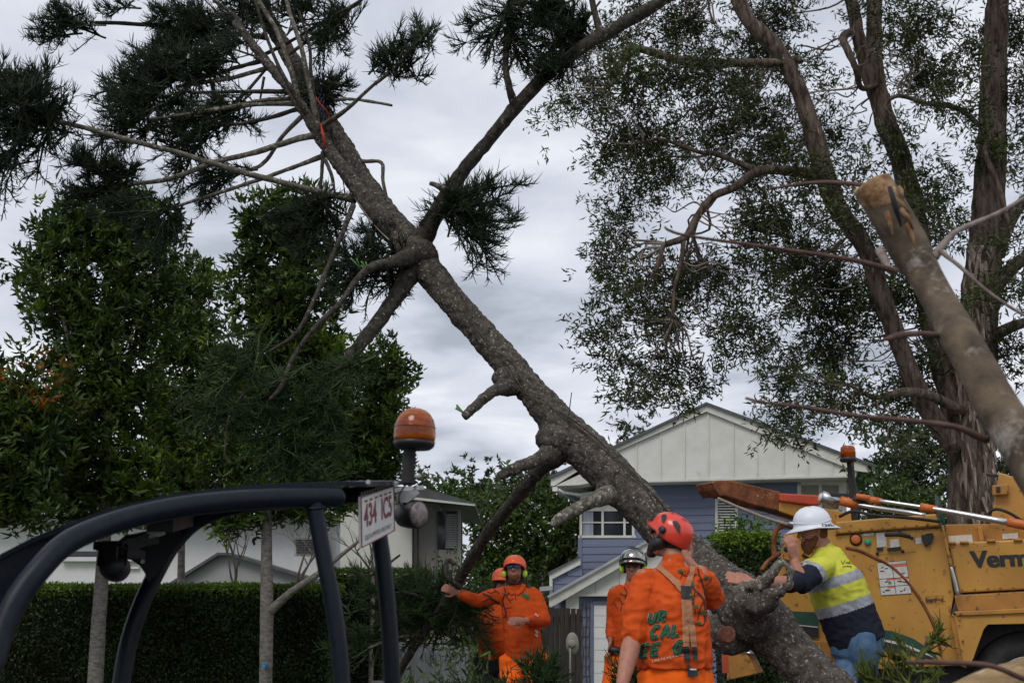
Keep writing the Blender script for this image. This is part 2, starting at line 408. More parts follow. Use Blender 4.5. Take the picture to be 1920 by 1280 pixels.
def leaf_thing(name, label, cat, blobs, Y, mat_, nper, cr, nros, nleaf, Ls, Ws, trunks=None, bark='greybark', base=None, group=None, up=.4, limbf=.25, limr=.02, crown='crown', shell=2.0, ctfun=None, dfac=.9, spread=.05, trunkn=10, tnz=.06, wig=.12, extra=None):
    if base is None: b0 = at(blobs[0][0], 1200, Y); base = V(b0.x, Y, gz(Y))
    root = empty(name, base, label, cat, group)
    C = blob_points(blobs, Y, nper, dfac, shell)
    if name == 'paperbark_tree': C = C[np.array([noise.noise(V(c_[0] * 1.5, c_[1] * .5, c_[2] * 1.5)) > -.2 for c_ in C])]
    ct = ctfun(C) if ctfun else None
    P, D, Lh, Wd, col = rosettes(C, cr, nros, nleaf, Ls, Ws, up, spread, ct)
    me = leaves_mesh(crown, P, D, Lh, Wd, col, o=base)
    o = link(crown, me, M[mat_], root)
    if trunks:
        tb = MB(); nodes = []
        for t in trunks:
            p, r = pxtube(t, 6); tb.loft(p, r, n=trunkn, nz=tnz, nf=5); nodes += p
        tb.build('trunk', M[bark], root)
        if limbf > 0:
            lb = MB(); limbs(lb, C, nodes, limbf, limr, wig=wig)
            if extra: extra(lb)
            if lb.v: lb.build('branches', M['twig'] if bark != 'paperlimb' else M['deadtwig'], root, kind='stuff')
    return root

# ------------------------------------------------------------------ left trees
def warm_fn(C):
    t = np.ones((len(C), 3)) * (.75 + .5 * rs.rand(len(C), 1))
    k = rs.rand(len(C)) < .22; t[k] *= np.array([1.7, 1.55, .8])
    k = rs.rand(len(C)) < .18; t[k] *= np.array([.6, .75, 1.1])
    return t
def rust_fn(C):
    t = warm_fn(C); pa = np.array(at(90, 700, 14)); d = np.linalg.norm((C - pa)[:, [0, 2]], axis=1)
    k = (d < .6) & (rs.rand(len(C)) < .16); t[k] = np.array([5.5, 1.2, .6]); return t
TR = dict(nper=52, cr=.12, nros=5, nleaf=11, Ls=.115, Ws=.038, up=.9, spread=.03)
leaf_thing('broadleaf_tree', 'tallest dense green tree at the far left, pale trunk before the hedge', 'tree',
    [(150, 440, 85, 75), (120, 530, 75, 90), (245, 400, 70, 65), (255, 500, 75, 90), (160, 620, 105, 70), (265, 600, 70, 80), (90, 470, 35, 45), (190, 700, 110, 70),
     (310, 430, 25, 40), (215, 760, 100, 60), (120, 820, 110, 70), (220, 860, 110, 60), (110, 920, 90, 45), (230, 925, 90, 40), (120, 962, 80, 22), (270, 955, 60, 25)], 14, 'leaf',
    trunks=[[(176, 1330, 14, 16), (184, 1180, 14, 14), (191, 1080, 14, 13), (198, 960, 14, 12), (202, 800, 14, 9), (208, 660, 14, 6), (214, 560, 14, 4), (218, 460, 14, 2)],
            [(200, 880, 14, 7), (150, 750, 13.8, 5), (120, 600, 13.8, 3)], [(204, 780, 14, 6), (250, 660, 14.2, 4), (270, 480, 14.2, 2)]], ctfun=warm_fn, **TR)
leaf_thing('broadleaf_tree', 'short leafy tree with rust-coloured new shoots at the left edge of the hedge', 'tree',
    [(40, 730, 60, 70), (-10, 820, 80, 130), (90, 770, 60, 60), (20, 900, 90, 70), (60, 850, 90, 70), (0, 700, 20, 30), (40, 965, 70, 35)], 13.2, 'leaf',
    trunks=[[(-60, 1350, 13.2, 12), (-40, 1100, 13.2, 10), (0, 900, 13.2, 7), (60, 720, 13.2, 3)]], ctfun=rust_fn, **TR)
leaf_thing('broadleaf_tree', 'mid-height pointed green tree between the two tallest on the left', 'tree',
    [(345, 525, 42, 45), (350, 590, 55, 60), (375, 530, 28, 28), (345, 680, 70, 80), (400, 740, 60, 70), (330, 780, 70, 60), (390, 840, 80, 60), (320, 880, 80, 50), (340, 940, 90, 40)], 16.7, 'leaf',
    trunks=[[(335, 1330, 16.7, 9), (340, 1050, 16.7, 7), (345, 800, 16.7, 5), (348, 540, 16.7, 2)]], ctfun=warm_fn, **TR)
leaf_thing('broadleaf_tree', 'tall green tree with blue star on forked grey trunk', 'tree',
    [(545, 400, 60, 45), (500, 430, 60, 60), (575, 480, 60, 70), (475, 520, 50, 70), (555, 560, 85, 70), (500, 640, 95, 80), (590, 640, 60, 60), (480, 750, 100, 80), (580, 740, 80, 70), (440, 850, 90, 60), (540, 870, 110, 60), (480, 935, 100, 45), (590, 940, 80, 40), (430, 975, 60, 22), (620, 690, 40, 60)], 14.2, 'leaf',
    trunks=[[(497, 1340, 14.2, 13), (499, 1240, 14.2, 12.5), (500, 1120, 14.2, 12.5), (500, 1020, 14.2, 10), (503, 900, 14.2, 8), (515, 700, 14.2, 6), (525, 500, 14.2, 3), (530, 400, 14.2, 1.5)],
            [(503, 1148, 14.2, 9), (545, 1110, 14.1, 7), (590, 1080, 14, 6), (640, 1040, 14, 4), (690, 1000, 13.9, 2)]], ctfun=warm_fn, **TR)
leaf_thing('broadleaf_tree', 'narrow pointed dark tree just behind the amber beacon of the machine', 'tree',
    [(735, 665, 26, 38), (735, 720, 38, 55), (690, 710, 40, 50), (725, 790, 50, 60), (680, 800, 55, 70), (735, 850, 45, 50), (690, 880, 70, 50), (640, 830, 60, 80), (660, 915, 90, 45)], 16.8, 'leaf',
    trunks=[[(715, 1330, 16.8, 9), (718, 1050, 16.8, 8), (722, 850, 16.8, 5), (735, 660, 16.8, 2)]], ctfun=warm_fn, **TR)
# loose leafy sprigs hanging in front of the white house
def star_on_trunk():
    c = at(494, 1248, 14.0); vs = []
    for k in range(10):
        r = .028 if k % 2 == 0 else .012; a = math.pi / 2 + k * math.pi / 5; vs.append(c + V(math.cos(a) * r, -.01, math.sin(a) * r))
    tr = [o for o in bpy.data.objects if o.get('label', '').startswith('tall green tree with blue star')][0]
    MB().prism(vs, (0, .16, 0)).build('star_mark', M['star'], tr)
star_on_trunk()
def bare_shrub(label, px, py0, Y, h, spread, seed):
    r = random.Random(seed); base = at(px, py0, Y); root = empty('bare_shrub', V(base.x, Y, gz(Y)), label, 'shrub'); mb = MB()
    mb.loft([V(base.x, Y, gz(Y)), base], [.035, .025], n=6)
    def grow(p, d, ln, rd, lv):
        pts = [p]; 
        for j in range(3):
            d = (d + V(r.gauss(0, .12), r.gauss(0, .12), .05)).normalized(); pts.append(pts[-1] + d * ln / 3)
        mb.loft(pts, [rd, rd * .85, rd * .7, rd * .55], n=5, cap=False)
        if lv:
            for s in range(3): grow(pts[r.choice((2, 3, 3))], (d + V(r.gauss(0, spread), r.gauss(0, .3), r.gauss(.1, .25))).normalized(), ln * .7, rd * .55, lv - 1)
    for s in range(3): grow(base, V(r.gauss(0, spread), 0, 1).normalized(), h * .4, .02, 3)
    mb.build('branches', M['deadtwig'], root)
bare_shrub('bare frangipani shrub behind the hedge right of the forked grey trunk', 556, 1095, 17, 1.2, .5, 3)
bare_shrub('bare branching shrub behind the hedge left of the forked grey trunk', 440, 1098, 17.5, 1.0, .6, 9)
bare_shrub('bare twiggy shrub by the hedge below the number plate', 700, 1075, 16, .9, .6, 12)

# ------------------------------------------------------------------ hedges and shrubs
def hedge(label, x0, x1, pyt, Y, depth, top_px, pyb=1330, n=26000, lf=.045, top_tint=(3.6, 3.4, 1.2), bump=.08):
    a = at(x0, pyt, Y); b = at(x1, pyt, Y); zt = a.z; zb = gz(Y)
    base = V((a.x + b.x) / 2, Y + depth / 2, zb); root = empty('clipped_hedge', base, label, 'hedge')
    K = n; x = rs.uniform(a.x, b.x, K); z = zb + (zt - zb) * rs.rand(K) ** .8
    y = Y + rs.rand(K) ** 2 * .22
    k = rs.rand(K) < .16; z[k] = zt + rs.normal(size=k.sum()) * .012; y[k] = Y + rs.rand(k.sum()) * depth
    k2 = rs.rand(K) < .06; side = np.where(rs.rand(K) < .5, a.x, b.x); x[k2] = side[k2]; y[k2] = Y + rs.rand(k2.sum()) * depth
    bum = np.array([noise.noise(V(xx * 1.3, 0, zz_ * 1.3)) for xx, zz_ in zip(x, z)]); y = y + bum * bump * 2; z = z + bum * bump * .4
    P = np.stack([x, y, z], 1); D = unit(rs.normal(size=(K, 3)) + np.array([[0, -.5, .5]]))
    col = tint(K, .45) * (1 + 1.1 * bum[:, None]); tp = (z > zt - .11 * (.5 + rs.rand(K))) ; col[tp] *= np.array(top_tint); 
    me = leaves_mesh('foliage', P, D, lf * (.7 + .6 * rs.rand(K)), lf * .5 * (.7 + .6 * rs.rand(K)), col, o=base)
    tag(link('foliage', me, M['hedge'], root), kind='stuff')
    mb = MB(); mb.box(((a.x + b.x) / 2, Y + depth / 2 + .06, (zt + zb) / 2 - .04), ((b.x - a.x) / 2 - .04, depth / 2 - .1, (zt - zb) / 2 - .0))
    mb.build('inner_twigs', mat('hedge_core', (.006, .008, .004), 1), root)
    return root
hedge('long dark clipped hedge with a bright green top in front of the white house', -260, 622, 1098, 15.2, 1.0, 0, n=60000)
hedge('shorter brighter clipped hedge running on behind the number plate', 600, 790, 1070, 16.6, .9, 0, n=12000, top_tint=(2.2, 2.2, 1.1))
hedge('small square dark clipped hedge between the blue house and the wood chipper', 1352, 1462, 1003, 13, .9, 0, n=15000)
leaf_thing('round_shrub', 'round mid-green leafy shrub behind the man reaching for the branch', 'shrub', [(880, 1085, 50, 40), (915, 1110, 40, 60), (850, 1150, 60, 80), (900, 1080, 60, 35)], 13.6, 'leafb', 14, .12, 6, 9, .06, .03, trunks=[[(880, 1350, 13.6, 6), (885, 1120, 13.6, 3)]], ctfun=warm_fn)
leaf_thing('ground_cover_shrub', 'bright green low leafy plants at the foot of the pale picket fence', 'shrub', [(830, 1275, 60, 28), (790, 1285, 40, 20), (870, 1280, 30, 35)], 10.4, 'leafb', 26, .09, 6, 10, .08, .022, trunks=[[(830, 1400, 10.4, 4), (830, 1290, 10.4, 2)]], up=1.0)
leaf_thing('shrub', 'small green shrub tips rising above the clipped hedge beside the chipper', 'shrub', [(1395, 995, 30, 9, 13.4), (1425, 990, 14, 8, 13.4), (1370, 998, 20, 8, 13.4)], 13.4, 'leafb', 60, .06, 5, 9, .06, .028, trunks=[[(1400, 1200, 13.4, 3), (1400, 1000, 13.4, 2)]], up=1.0, ctfun=lambda C: np.ones((len(C), 3)) * np.array([[1.5, 1.6, 1]]))
leaf_thing('shrub', 'dark red-leaved shrub in shade under the branch', 'shrub', [(850, 1225, 35, 25), (870, 1200, 30, 40)], 12.9, 'leaf', 20, .1, 6, 8, .07, .02, trunks=[[(850, 1400, 12.9, 3), (850, 1240, 12.9, 2)]], up=1.2)

# ------------------------------------------------------------------ far trees
def far_fn(C): return np.ones((len(C), 3)) * (.7 + .6 * rs.rand(len(C), 1)) * np.array([[1, 1.02, 1]])
FT = dict(nper=2.3, cr=.42, nros=6, nleaf=8, Ls=.22, Ws=.09, bark='twig', ctfun=far_fn, limr=.03, limbf=.15)
ft = [('dark evergreen tree standing behind the orange-shirted men', [(960, 960, 80, 60), (1000, 1030, 90, 70), (920, 1010, 70, 70), (1050, 960, 50, 60), (1060, 1060, 60, 60), (905, 1070, 60, 50)], 34, 'leaf', (.9, .85)),
      ('olive-green tree beside the left gutter of the blue house', [(1010, 905, 45, 30), (1050, 915, 40, 40), (985, 935, 50, 40), (1075, 1000, 40, 90)], 40, 'far', None),
      ('small far tree with loose crown right of the beacon', [(800, 905, 22, 16), (820, 925, 30, 18)], 62, 'far', None),
      ('distant bright green palm-like tree left of the leaning branch', [(848, 915, 22, 20), (855, 935, 30, 18)], 58, 'leafb', None),
      ('distant pale eucalypt at the centre of the skyline', [(882, 908, 22, 22), (905, 925, 26, 20), (880, 940, 40, 20)], 66, 'far', None),
      ('distant sparse eucalypt between the two stubs of the trunk', [(945, 905, 22, 20), (930, 935, 40, 22)], 70, 'far', None),
      ('far tree peeping over the left slope of the white gable', [(1155, 828, 14, 12), (1180, 810, 20, 18), (1130, 850, 22, 16)], 55, 'far', None),
      ('hazy grey-green tree beyond the chipper, left of the big trunk', [(1690, 880, 60, 60), (1740, 920, 60, 50), (1680, 820, 50, 40), (1760, 860, 50, 70), (1720, 960, 90, 30), (1640, 940, 40, 50)], 38, 'far', None),
      ('dark green garden tree beside the right end of the blue house', [(1640, 920, 28, 50), (1665, 950, 45, 40), (1710, 950, 60, 30)], 27, 'leaf', None),
      ('green garden tree behind the chipper chute', [(1885, 900, 60, 60), (1900, 820, 60, 60), (1850, 950, 40, 40)], 32, 'far', None)]
for lab, bl, Y, mt_, _ in ft:
    d = dict(FT); s = Y / 40; d['Ls'] = .16 * s + .04; d['Ws'] = .07 * s + .02; d['nper'] = 8.5 / s; d['cr'] = .3 * s
    b0 = bl[0]
    leaf_thing('background_tree', lab, 'tree', bl, Y, mt_, trunks=[[(b0[0] + 10, 1200, Y, 3), (b0[0] + 5, b0[1] + 30, Y, 2.2), (b0[0], b0[1], Y, .8)]], group='trees behind the houses', **d)
# far wood closing the horizon
def far_wood():
    K = 60000; x = rs.uniform(-120, 120, K); y = rs.uniform(85, 110, K); z = -.7 + rs.rand(K) * (5.2 + 2.2 * np.sin(x * .21) + 1.4 * np.sin(x * .67 + 1))
    P = np.stack([x, y, z], 1); D = unit(rs.normal(size=(K, 3)))
    me = leaves_mesh('distant_wood', P, D, 1.0 * (.6 + rs.rand(K)), .5 + rs.rand(K) * .3, tint(K, .4)); tag(link('distant_wood', me, M['far']), 'distant wood closing the skyline behind the houses', 'wood', kind='stuff')
far_wood()

# ------------------------------------------------------------------ paperbark tree
def pb_fn(C):
    t = np.ones((len(C), 3)) * (.6 + .8 * rs.rand(len(C), 1)); k = rs.rand(len(C)) < .3; t[k] *= np.array([1.1, 1.25, .7]); return t
PB = [(1090, 60, 60, 60), (1180, 60, 90, 60), (1290, 50, 90, 60), (1330, 140, 110, 70), (1200, 150, 110, 70), (1110, 190, 60, 60), (1090, 260, 60, 50), (1180, 260, 110, 70), (1120, 340, 60, 40), (1230, 330, 90, 40), (1160, 390, 60, 30),
      (1320, 260, 90, 70), (1420, 210, 80, 70), (1430, 100, 70, 70), (1440, 300, 80, 60), (1360, 340, 80, 50), (1060, 225, 45, 18),
      (1160, 470, 60, 50), (1140, 520, 50, 30), (1210, 540, 80, 60), (1300, 530, 70, 60), (1170, 600, 70, 60), (1260, 630, 90, 70), (1190, 690, 70, 50), (1280, 700, 60, 50), (1160, 755, 40, 35), (1230, 770, 60, 28), (1350, 600, 50, 50), (1320, 480, 45, 50), (1120, 600, 30, 20), (1260, 800, 40, 14),
      (1420, 420, 70, 70), (1500, 470, 80, 80), (1420, 520, 60, 60), (1480, 600, 80, 70), (1420, 640, 60, 40), (1550, 560, 80, 90), (1560, 680, 90, 60), (1470, 710, 60, 50), (1460, 790, 40, 30), (1520, 780, 60, 35), (1600, 760, 60, 50), (1640, 650, 70, 90), (1500, 820, 40, 14),
      (1500, 50, 60, 60), (1530, 150, 50, 60), (1560, 260, 40, 60), (1520, 350, 60, 60), (1590, 420, 60, 70), (1620, 300, 40, 70), (1600, 520, 60, 60),
      (1720, 60, 80, 70), (1740, 170, 70, 70), (1810, 90, 60, 80), (1790, 240, 60, 60), (1700, 270, 40, 60), (1760, 340, 50, 50), (1700, 420, 60, 60), (1780, 430, 40, 60), (1690, 560, 60, 80), (1730, 680, 50, 70), (1700, 760, 60, 50),
      (1880, 60, 60, 80), (1900, 180, 50, 80), (1880, 300, 50, 60), (1900, 420, 50, 70), (1890, 560, 50, 70), (1895, 680, 50, 70), (1640, 120, 18, 50), (1660, 830, 50, 40), (1760, 590, 50, 60), (1450, 20, 70, 40), (1620, 20, 14, 30)]
PB += [(1990, 120, 70, 80), (2000, 300, 70, 80), (1990, 470, 70, 80), (1980, 620, 60, 70), (2080, 220, 60, 70), (2080, 400, 60, 70), (1300, -50, 90, 50), (1420, -80, 90, 60), (1580, -70, 80, 60), (1720, -80, 90, 60), (1870, -80, 90, 60), (1650, -180, 90, 60), (1830, -190, 90, 60), (1960, -60, 70, 60)]
PB = [(a, b, c, d, 16 + rs.uniform(-1.6, 1.6)) for a, b, c, d in PB]
pbt = [[(1836, 1420, 16, 52), (1832, 1250, 16, 48), (1828, 1080, 16, 46), (1824, 950, 16, 44), (1822, 820, 16, 41), (1828, 700, 16, 38), (1838, 560, 16, 35), (1850, 430, 16, 31), (1858, 300, 16, 27), (1862, 180, 16, 24), (1868, 60, 16, 22), (1872, -60, 16, 17), (1880, -200, 16, 6)],
       [(1800, 800, 16, 26), (1760, 650, 16.2, 24), (1730, 500, 16.4, 23), (1712, 400, 16.4, 22), (1690, 300, 16.4, 20), (1655, 210, 16.4, 19), (1640, 120, 16.4, 15), (1640, 0, 16.4, 14), (1642, -60, 16.4, 11), (1650, -200, 16.4, 4)],
       [(1655, 210, 16.4, 15), (1628, 140, 16.4, 13), (1608, 60, 16.4, 12), (1592, -20, 16.4, 11), (1585, -80, 16.4, 7), (1570, -150, 16.4, 3)],
       [(1790, 840, 15.8, 20), (1720, 730, 15.6, 18), (1655, 560, 15.5, 17), (1620, 460, 15.5, 17), (1570, 390, 15.4, 18), (1545, 320, 15.4, 19), (1520, 230, 15.4, 17), (1490, 150, 15.4, 15), (1455, 90, 15.4, 15), (1405, 40, 15.4, 14), (1380, -10, 15.4, 13), (1368, -60, 15.4, 8), (1350, -130, 15.4, 3)],
       [(1500, 112, 15.4, 8), (1440, 118, 15.3, 8), (1380, 118, 15.2, 8), (1330, 122, 15, 9), (1270, 112, 15, 8), (1210, 95, 15, 7), (1180, 90, 15, 4)],
       [(1548, 330, 15.4, 12), (1480, 320, 15.2, 10), (1420, 322, 15, 9), (1380, 350, 15, 8), (1335, 370, 15, 7), (1305, 410, 15, 7), (1285, 445, 15, 7), (1245, 460, 15, 5), (1238, 485, 15, 5), (1228, 510, 15, 4)],
       [(1282, 445, 15, 5), (1278, 490, 15, 4), (1265, 540, 15, 3), (1262, 600, 15, 2)],
       [(1870, 480, 16, 14), (1900, 400, 15.8, 12), (1960, 340, 15.6, 8), (2040, 260, 15.6, 3)], [(1850, 560, 16, 15), (1900, 500, 16, 13), (1960, 460, 16, 9), (2050, 400, 16, 3)], [(1845, 650, 16, 13), (1880, 620, 16, 11), (1960, 590, 16, 7), (2020, 560, 16, 3)],
       [(1800, 770, 15.8, 11), (1740, 740, 15.5, 9), (1690, 735, 15.3, 8), (1640, 745, 15.2, 5), (1590, 720, 15.2, 3)],
       [(1420, 320, 15, 6), (1345, 290, 15, 5), (1310, 285, 14.8, 4), (1240, 262, 14.8, 3), (1190, 270, 14.8, 2)],
       [(1598, 60, 16.4, 8), (1580, 70, 16.2, 7), (1590, 95, 16, 7), (1605, 130, 16, 6), (1615, 165, 16.2, 5), (1645, 160, 16.3, 5)],
       [(1850, 250, 15.8, 4), (1800, 205, 15.5, 5), (1740, 195, 15.3, 4), (1685, 180, 15.2, 4), (1660, 200, 15.2, 3), (1680, 225, 15.2, 2)],
       [(1855, 260, 15.8, 6), (1848, 290, 15.5, 5), (1870, 340, 15.4, 5), (1885, 400, 15.3, 4), (1895, 430, 15.3, 3)]]
bpb = at(1832, 1300, 16)
leaf_thing('paperbark_tree', 'huge paperbark tree on the right with peeling trunk, pale limbs and fine hanging leaves', 'tree', PB, 16, 'leafp', 15, .17, 12, 13, .098, .024, trunks=pbt, bark='paperlimb',
           base=V(bpb.x, 16, gz(16)), up=.1, limbf=.42, limr=.015, spread=.05, trunkn=18, tnz=.16, wig=.2, ctfun=pb_fn, shell=1.7, dfac=.8)
def peel():
    root = [o for o in bpy.data.objects if o.name == 'paperbark_tree'][0]; mb = MB(); r = random.Random(5)
    for i in range(150):
        py = r.uniform(450, 1150); px = 1826 + r.uniform(-36, 36) * (1 if py > 600 else .7) + (0 if py > 600 else (600 - py) * .08); c = at(px, py, 15.62 + abs(px - 1828) / 36 * .2)
        l = r.uniform(.15, .5); w_ = r.uniform(.015, .05); dx = r.gauss(0, .03)
        mb.add([c, c + V(w_, 0, 0), c + V(w_ * .8 + dx, -.01, -l * .6), c + V(dx * 1.5, -.05, -l), c + V(-.01 + dx, -.02, -l * .5)], [(0, 4, 2, 1), (4, 3, 2)])
    mb.build('bark_strips', M['paperbark'], root, kind='stuff')
peel()

# ------------------------------------------------------------------ pine foliage engine
class Cords:
    def __init__(s): s.p = []; s.d = []; s.c = []; s.l = []; s.r = []
    def add(s, p, d, c, l, r): s.p.append(p); s.d.append(d); s.c.append(c); s.l.append(l); s.r.append(r)
    def build(s, name, m, parent, colv=None):
        p = np.concatenate(s.p); d = unit(np.concatenate(s.d)); c = np.concatenate(s.c); l = np.concatenate(s.l)[:, None]; r = np.concatenate(s.r)[:, None]
        p = p - np.array(org(parent))[None]; K = len(p)
        a = unit(np.cross(d, unit(rs.normal(size=(K, 3))))); b = np.cross(d, a); vs = []
        for t, k in ((0, 1.0), (.5, .95), (.85, .6)):
            q = p + d * l * t + c * l * t * t
            for j in range(3):
                an = j * 2 * math.pi / 3; vs.append(q + (a * math.cos(an) + b * math.sin(an)) * r * k)
        vs.append(p + d * l + c * l)
        f = []
        for i in (0, 1):
            for j in range(3): f.append((i * 3 + j, i * 3 + (j + 1) % 3, i * 3 + 3 + (j + 1) % 3, i * 3 + 3 + j))
        for j in range(3): f.append((6 + j, 6 + (j + 1) % 3, 9))
        me = fastmesh(name, np.stack(vs, 1), 10, f, tint(K, .35, cl=np.ones((K, 3)) * (colv or 1)))
        o = link(name, me, m, parent); return tag(o, kind='stuff')
def spray(cd, p, d, Ln, ns=11, nc=19, cl=.075, rad=.0034, droop=.25):
    """one feathery hoop pine spray"""
    p = np.array(p); d = np.array(d) / np.linalg.norm(d)
    cv = np.array([0, 0, -droop]) + rs.normal(size=3) * .12
    cd.add(p[None], d[None], cv[None], np.array([Ln]), np.array([.011]))
    t = np.sort(rs.rand(ns)) * .95 + .05
    q = p + d * Ln * t[:, None] + cv * Ln * (t ** 2)[:, None]
    sdv = unit(d[None] * .9 + unit(rs.normal(size=(ns, 3))) * .85); sl = Ln * .6 * (1.15 - t * .6) * (.7 + .5 * rs.rand(ns)); sc = rs.normal(size=(ns, 3)) * .12 + np.array([[0, 0, -.12]])
    cd.add(q, sdv, sc, sl, np.full(ns, .007))
    tt = rs.rand(ns, nc) ** .8
    Q = q[:, None] + sdv[:, None] * (sl[:, None] * tt)[..., None] + sc[:, None] * (sl[:, None] * tt ** 2)[..., None]
    D = unit((sdv[:, None] * .95 + rs.normal(size=(ns, nc, 3)) * .5).reshape(-1, 3)); K = ns * nc
    cd.add(Q.reshape(-1, 3), D, np.tile(np.array([[0, 0, .32]]), (K, 1)) + rs.normal(size=(K, 3)) * .18, cl * (.6 + .8 * rs.rand(K)), np.full(K, rad))
def tuft(cd, cx_, cy_, rx, ry, Y, n, src=None, Ln=.45, **kw):
    """fill a pixel ellipse with sprays fanning away from src (px)"""
    k = Y / F; c = np.array(at(cx_, cy_, Y)); s = np.array(at(src[0], src[1], Y)) if src else c
    n = int(n * .6) + 1
    for i in range(n):
        u = unit(rs.normal(size=(1, 3)))[0] * rs.rand() ** .45 * 1.12
        e = c + u * np.array([rx * k, min(rx, ry) * k, ry * k]) * .9
        d = e - s + rs.normal(size=3) * .1
        d /= np.linalg.norm(d) + 1e-6; ll = Ln * (.7 + .6 * rs.rand()); st = e - d * ll * .75
        spray(cd, st, d, ll, **kw)

# ------------------------------------------------------------------ the felled pine
pb_ = at(1640, 1420, 7.7)
pine = empty('felled_pine_tree', V(pb_.x, 7.7, 0), 'big leaning hoop pine being lowered across the picture, lichen-spotted trunk with many branches', 'tree')
mb = MB()
main = [(1700, 1450, 7.6, 50), (1600, 1335, 7.8, 47), (1530, 1268, 7.95, 45), (1475, 1212, 8.1, 46), (1425, 1165, 8.25, 56), (1380, 1120, 8.4, 54), (1335, 1076, 8.5, 40), (1275, 1024, 8.65, 36), (1215, 962, 8.8, 37), (1158, 902, 8.95, 39), (1100, 846, 9.1, 40), (1055, 802, 9.2, 37), (1010, 748, 9.3, 29), (965, 696, 9.4, 29), (915, 638, 9.5, 27), (865, 582, 9.6, 26), (815, 522, 9.75, 28), (780, 478, 9.85, 34), (745, 434, 9.95, 31), (715, 393, 10, 25), (680, 340, 10.1, 21), (645, 280, 10.2, 19), (610, 222, 10.3, 19), (575, 160, 10.4, 18), (535, 92, 10.5, 15), (500, 30, 10.6, 13), (470, -30, 10.7, 12), (450, -80, 10.8, 10)]
p, r = pxtube(main, 9); mb.loft(p, r, n=26, nz=.12, nf=7)
def fork(pts, n=12, nz=.14, k=5, nf=12): a, b = pxtube(pts, k); mb.loft(a, b, n=n, nz=nz, nf=nf)
fork([(742, 440, 9.9, 22), (705, 400, 9.8, 19), (668, 350, 9.8, 15), (630, 300, 9.8, 13), (598, 255, 9.8, 12), (568, 205, 9.8, 10), (540, 165, 9.85, 9), (500, 118, 9.9, 10), (470, 80, 9.9, 8), (440, 40, 9.9, 7)])
# whorl swellings
for (x, y, Y, rr) in ((785, 470, 9.75, 33), (956, 712, 9.3, 29), (1047, 826, 9.1, 37), (1158, 918, 8.9, 34), (1410, 1150, 8.1, 54), (1362, 1186, 8.2, 42)):
    c = at(x, y, Y); m_ = rr * Y / F; mb.loft([c + V(-m_, 0, .2 * m_), c + V(-m_ * .5, 0, .1 * m_), c, c + V(m_ * .5, 0, -.2 * m_), c + V(m_, 0, -.4 * m_)], [m_ * .5, m_ * .85, m_, m_ * .85, m_ * .45], n=16, nz=.25, nf=14)
trunk = mb.build('trunk', M['bark'], pine)
mod = trunk.modifiers.new('s', 'SUBSURF'); mod.levels = 2; mod.render_levels = 2
txb = bpy.data.textures.new('bark_relief', 'CLOUDS'); txb.noise_scale = .045; txb.noise_depth = 3
dm_ = trunk.modifiers.new('d', 'DISPLACE'); dm_.texture = txb; dm_.strength = .03; dm_.mid_level = .5; dm_.texture_coords = 'LOCAL'
NB = [0]
def br(pts, m='barkdark', n=9, nz=.22, nf=22, k=6, name='branch', parent=pine):
    b = MB(); a, q = pxtube(pts, k); b.loft(a, q, n=n, nz=nz, nf=nf, dome=.25); return b.build(name, M[m], parent)
# heavy limbs
br([(785, 465, 9.8, 24), (805, 425, 9.7, 17), (835, 370, 9.6, 15), (875, 312, 9.5, 13), (922, 256, 9.4, 12), (970, 198, 9.3, 13), (1030, 136, 9.2, 12.5), (1090, 90, 9.1, 13), (1150, 55, 9.1, 12), (1220, 15, 9, 12), (1300, -40, 9, 11)], n=14, nz=.16)
br([(775, 500, 9.8, 24), (750, 545, 9.7, 16), (715, 595, 9.6, 14), (680, 640, 9.5, 13), (648, 680, 9.4, 11), (600, 745, 9.3, 10), (560, 820, 9.3, 8), (520, 885, 9.3, 6), (500, 905, 9.3, 3)], n=14)
br([(775, 478, 9.7, 22), (735, 492, 9.5, 12), (700, 500, 9.4, 9), (672, 520, 9.3, 6), (640, 565, 9.2, 5), (590, 615, 9.1, 5), (550, 670, 9.1, 4.5), (530, 720, 9, 5), (505, 750, 9, 3)])
br([(662, 385, 9.7, 6), (645, 430, 9.5, 5), (615, 500, 9.4, 4.5), (590, 560, 9.3, 4), (555, 625, 9.2, 4), (500, 662, 9.2, 3)])
br([(968, 205, 9.3, 9), (955, 165, 9.2, 7), (948, 120, 9.2, 6), (956, 60, 9.2, 6), (968, -30, 9.2, 5)])
br([(1130, 75, 9.1, 10), (1122, 50, 9.1, 7), (1112, 10, 9.1, 6), (1105, -40, 9.1, 5)])
br([(845, 362, 9.5, 9), (825, 350, 9.4, 6), (806, 343, 9.4, 4)], 'barklite')
br([(960, 722, 9.3, 22), (930, 731, 9.1, 12), (905, 749, 9, 10), (882, 770, 8.92, 9), (870, 781, 8.9, 8)], 'bark', 12)
br([(1040, 845, 9.1, 26), (1010, 860, 8.95, 13), (975, 874, 8.85, 12), (952, 884, 8.82, 10), (938, 892, 8.8, 9)], 'bark', 12)
br([(1045, 850, 9.1, 24), (1012, 880, 9.3, 14), (970, 930, 9.7, 12.5), (925, 985, 10.1, 11.5), (890, 1035, 10.5, 11), (865, 1080, 10.8, 10), (830, 1135, 11.1, 9), (795, 1185, 11.4, 9), (765, 1230, 11.6, 8), (740, 1280, 11.8, 6)], n=12)
br([(1155, 922, 8.9, 26), (1115, 938, 8.75, 14), (1080, 954, 8.7, 12), (1050, 972, 8.6, 10), (1035, 985, 8.6, 8)], 'barklite', 12)
br([(862, 1100, 10.8, 5), (843, 1085, 10.7, 5), (836, 1062, 10.7, 5), (842, 1050, 10.7, 5), (853, 1058, 10.7, 4)], 'barkdark')
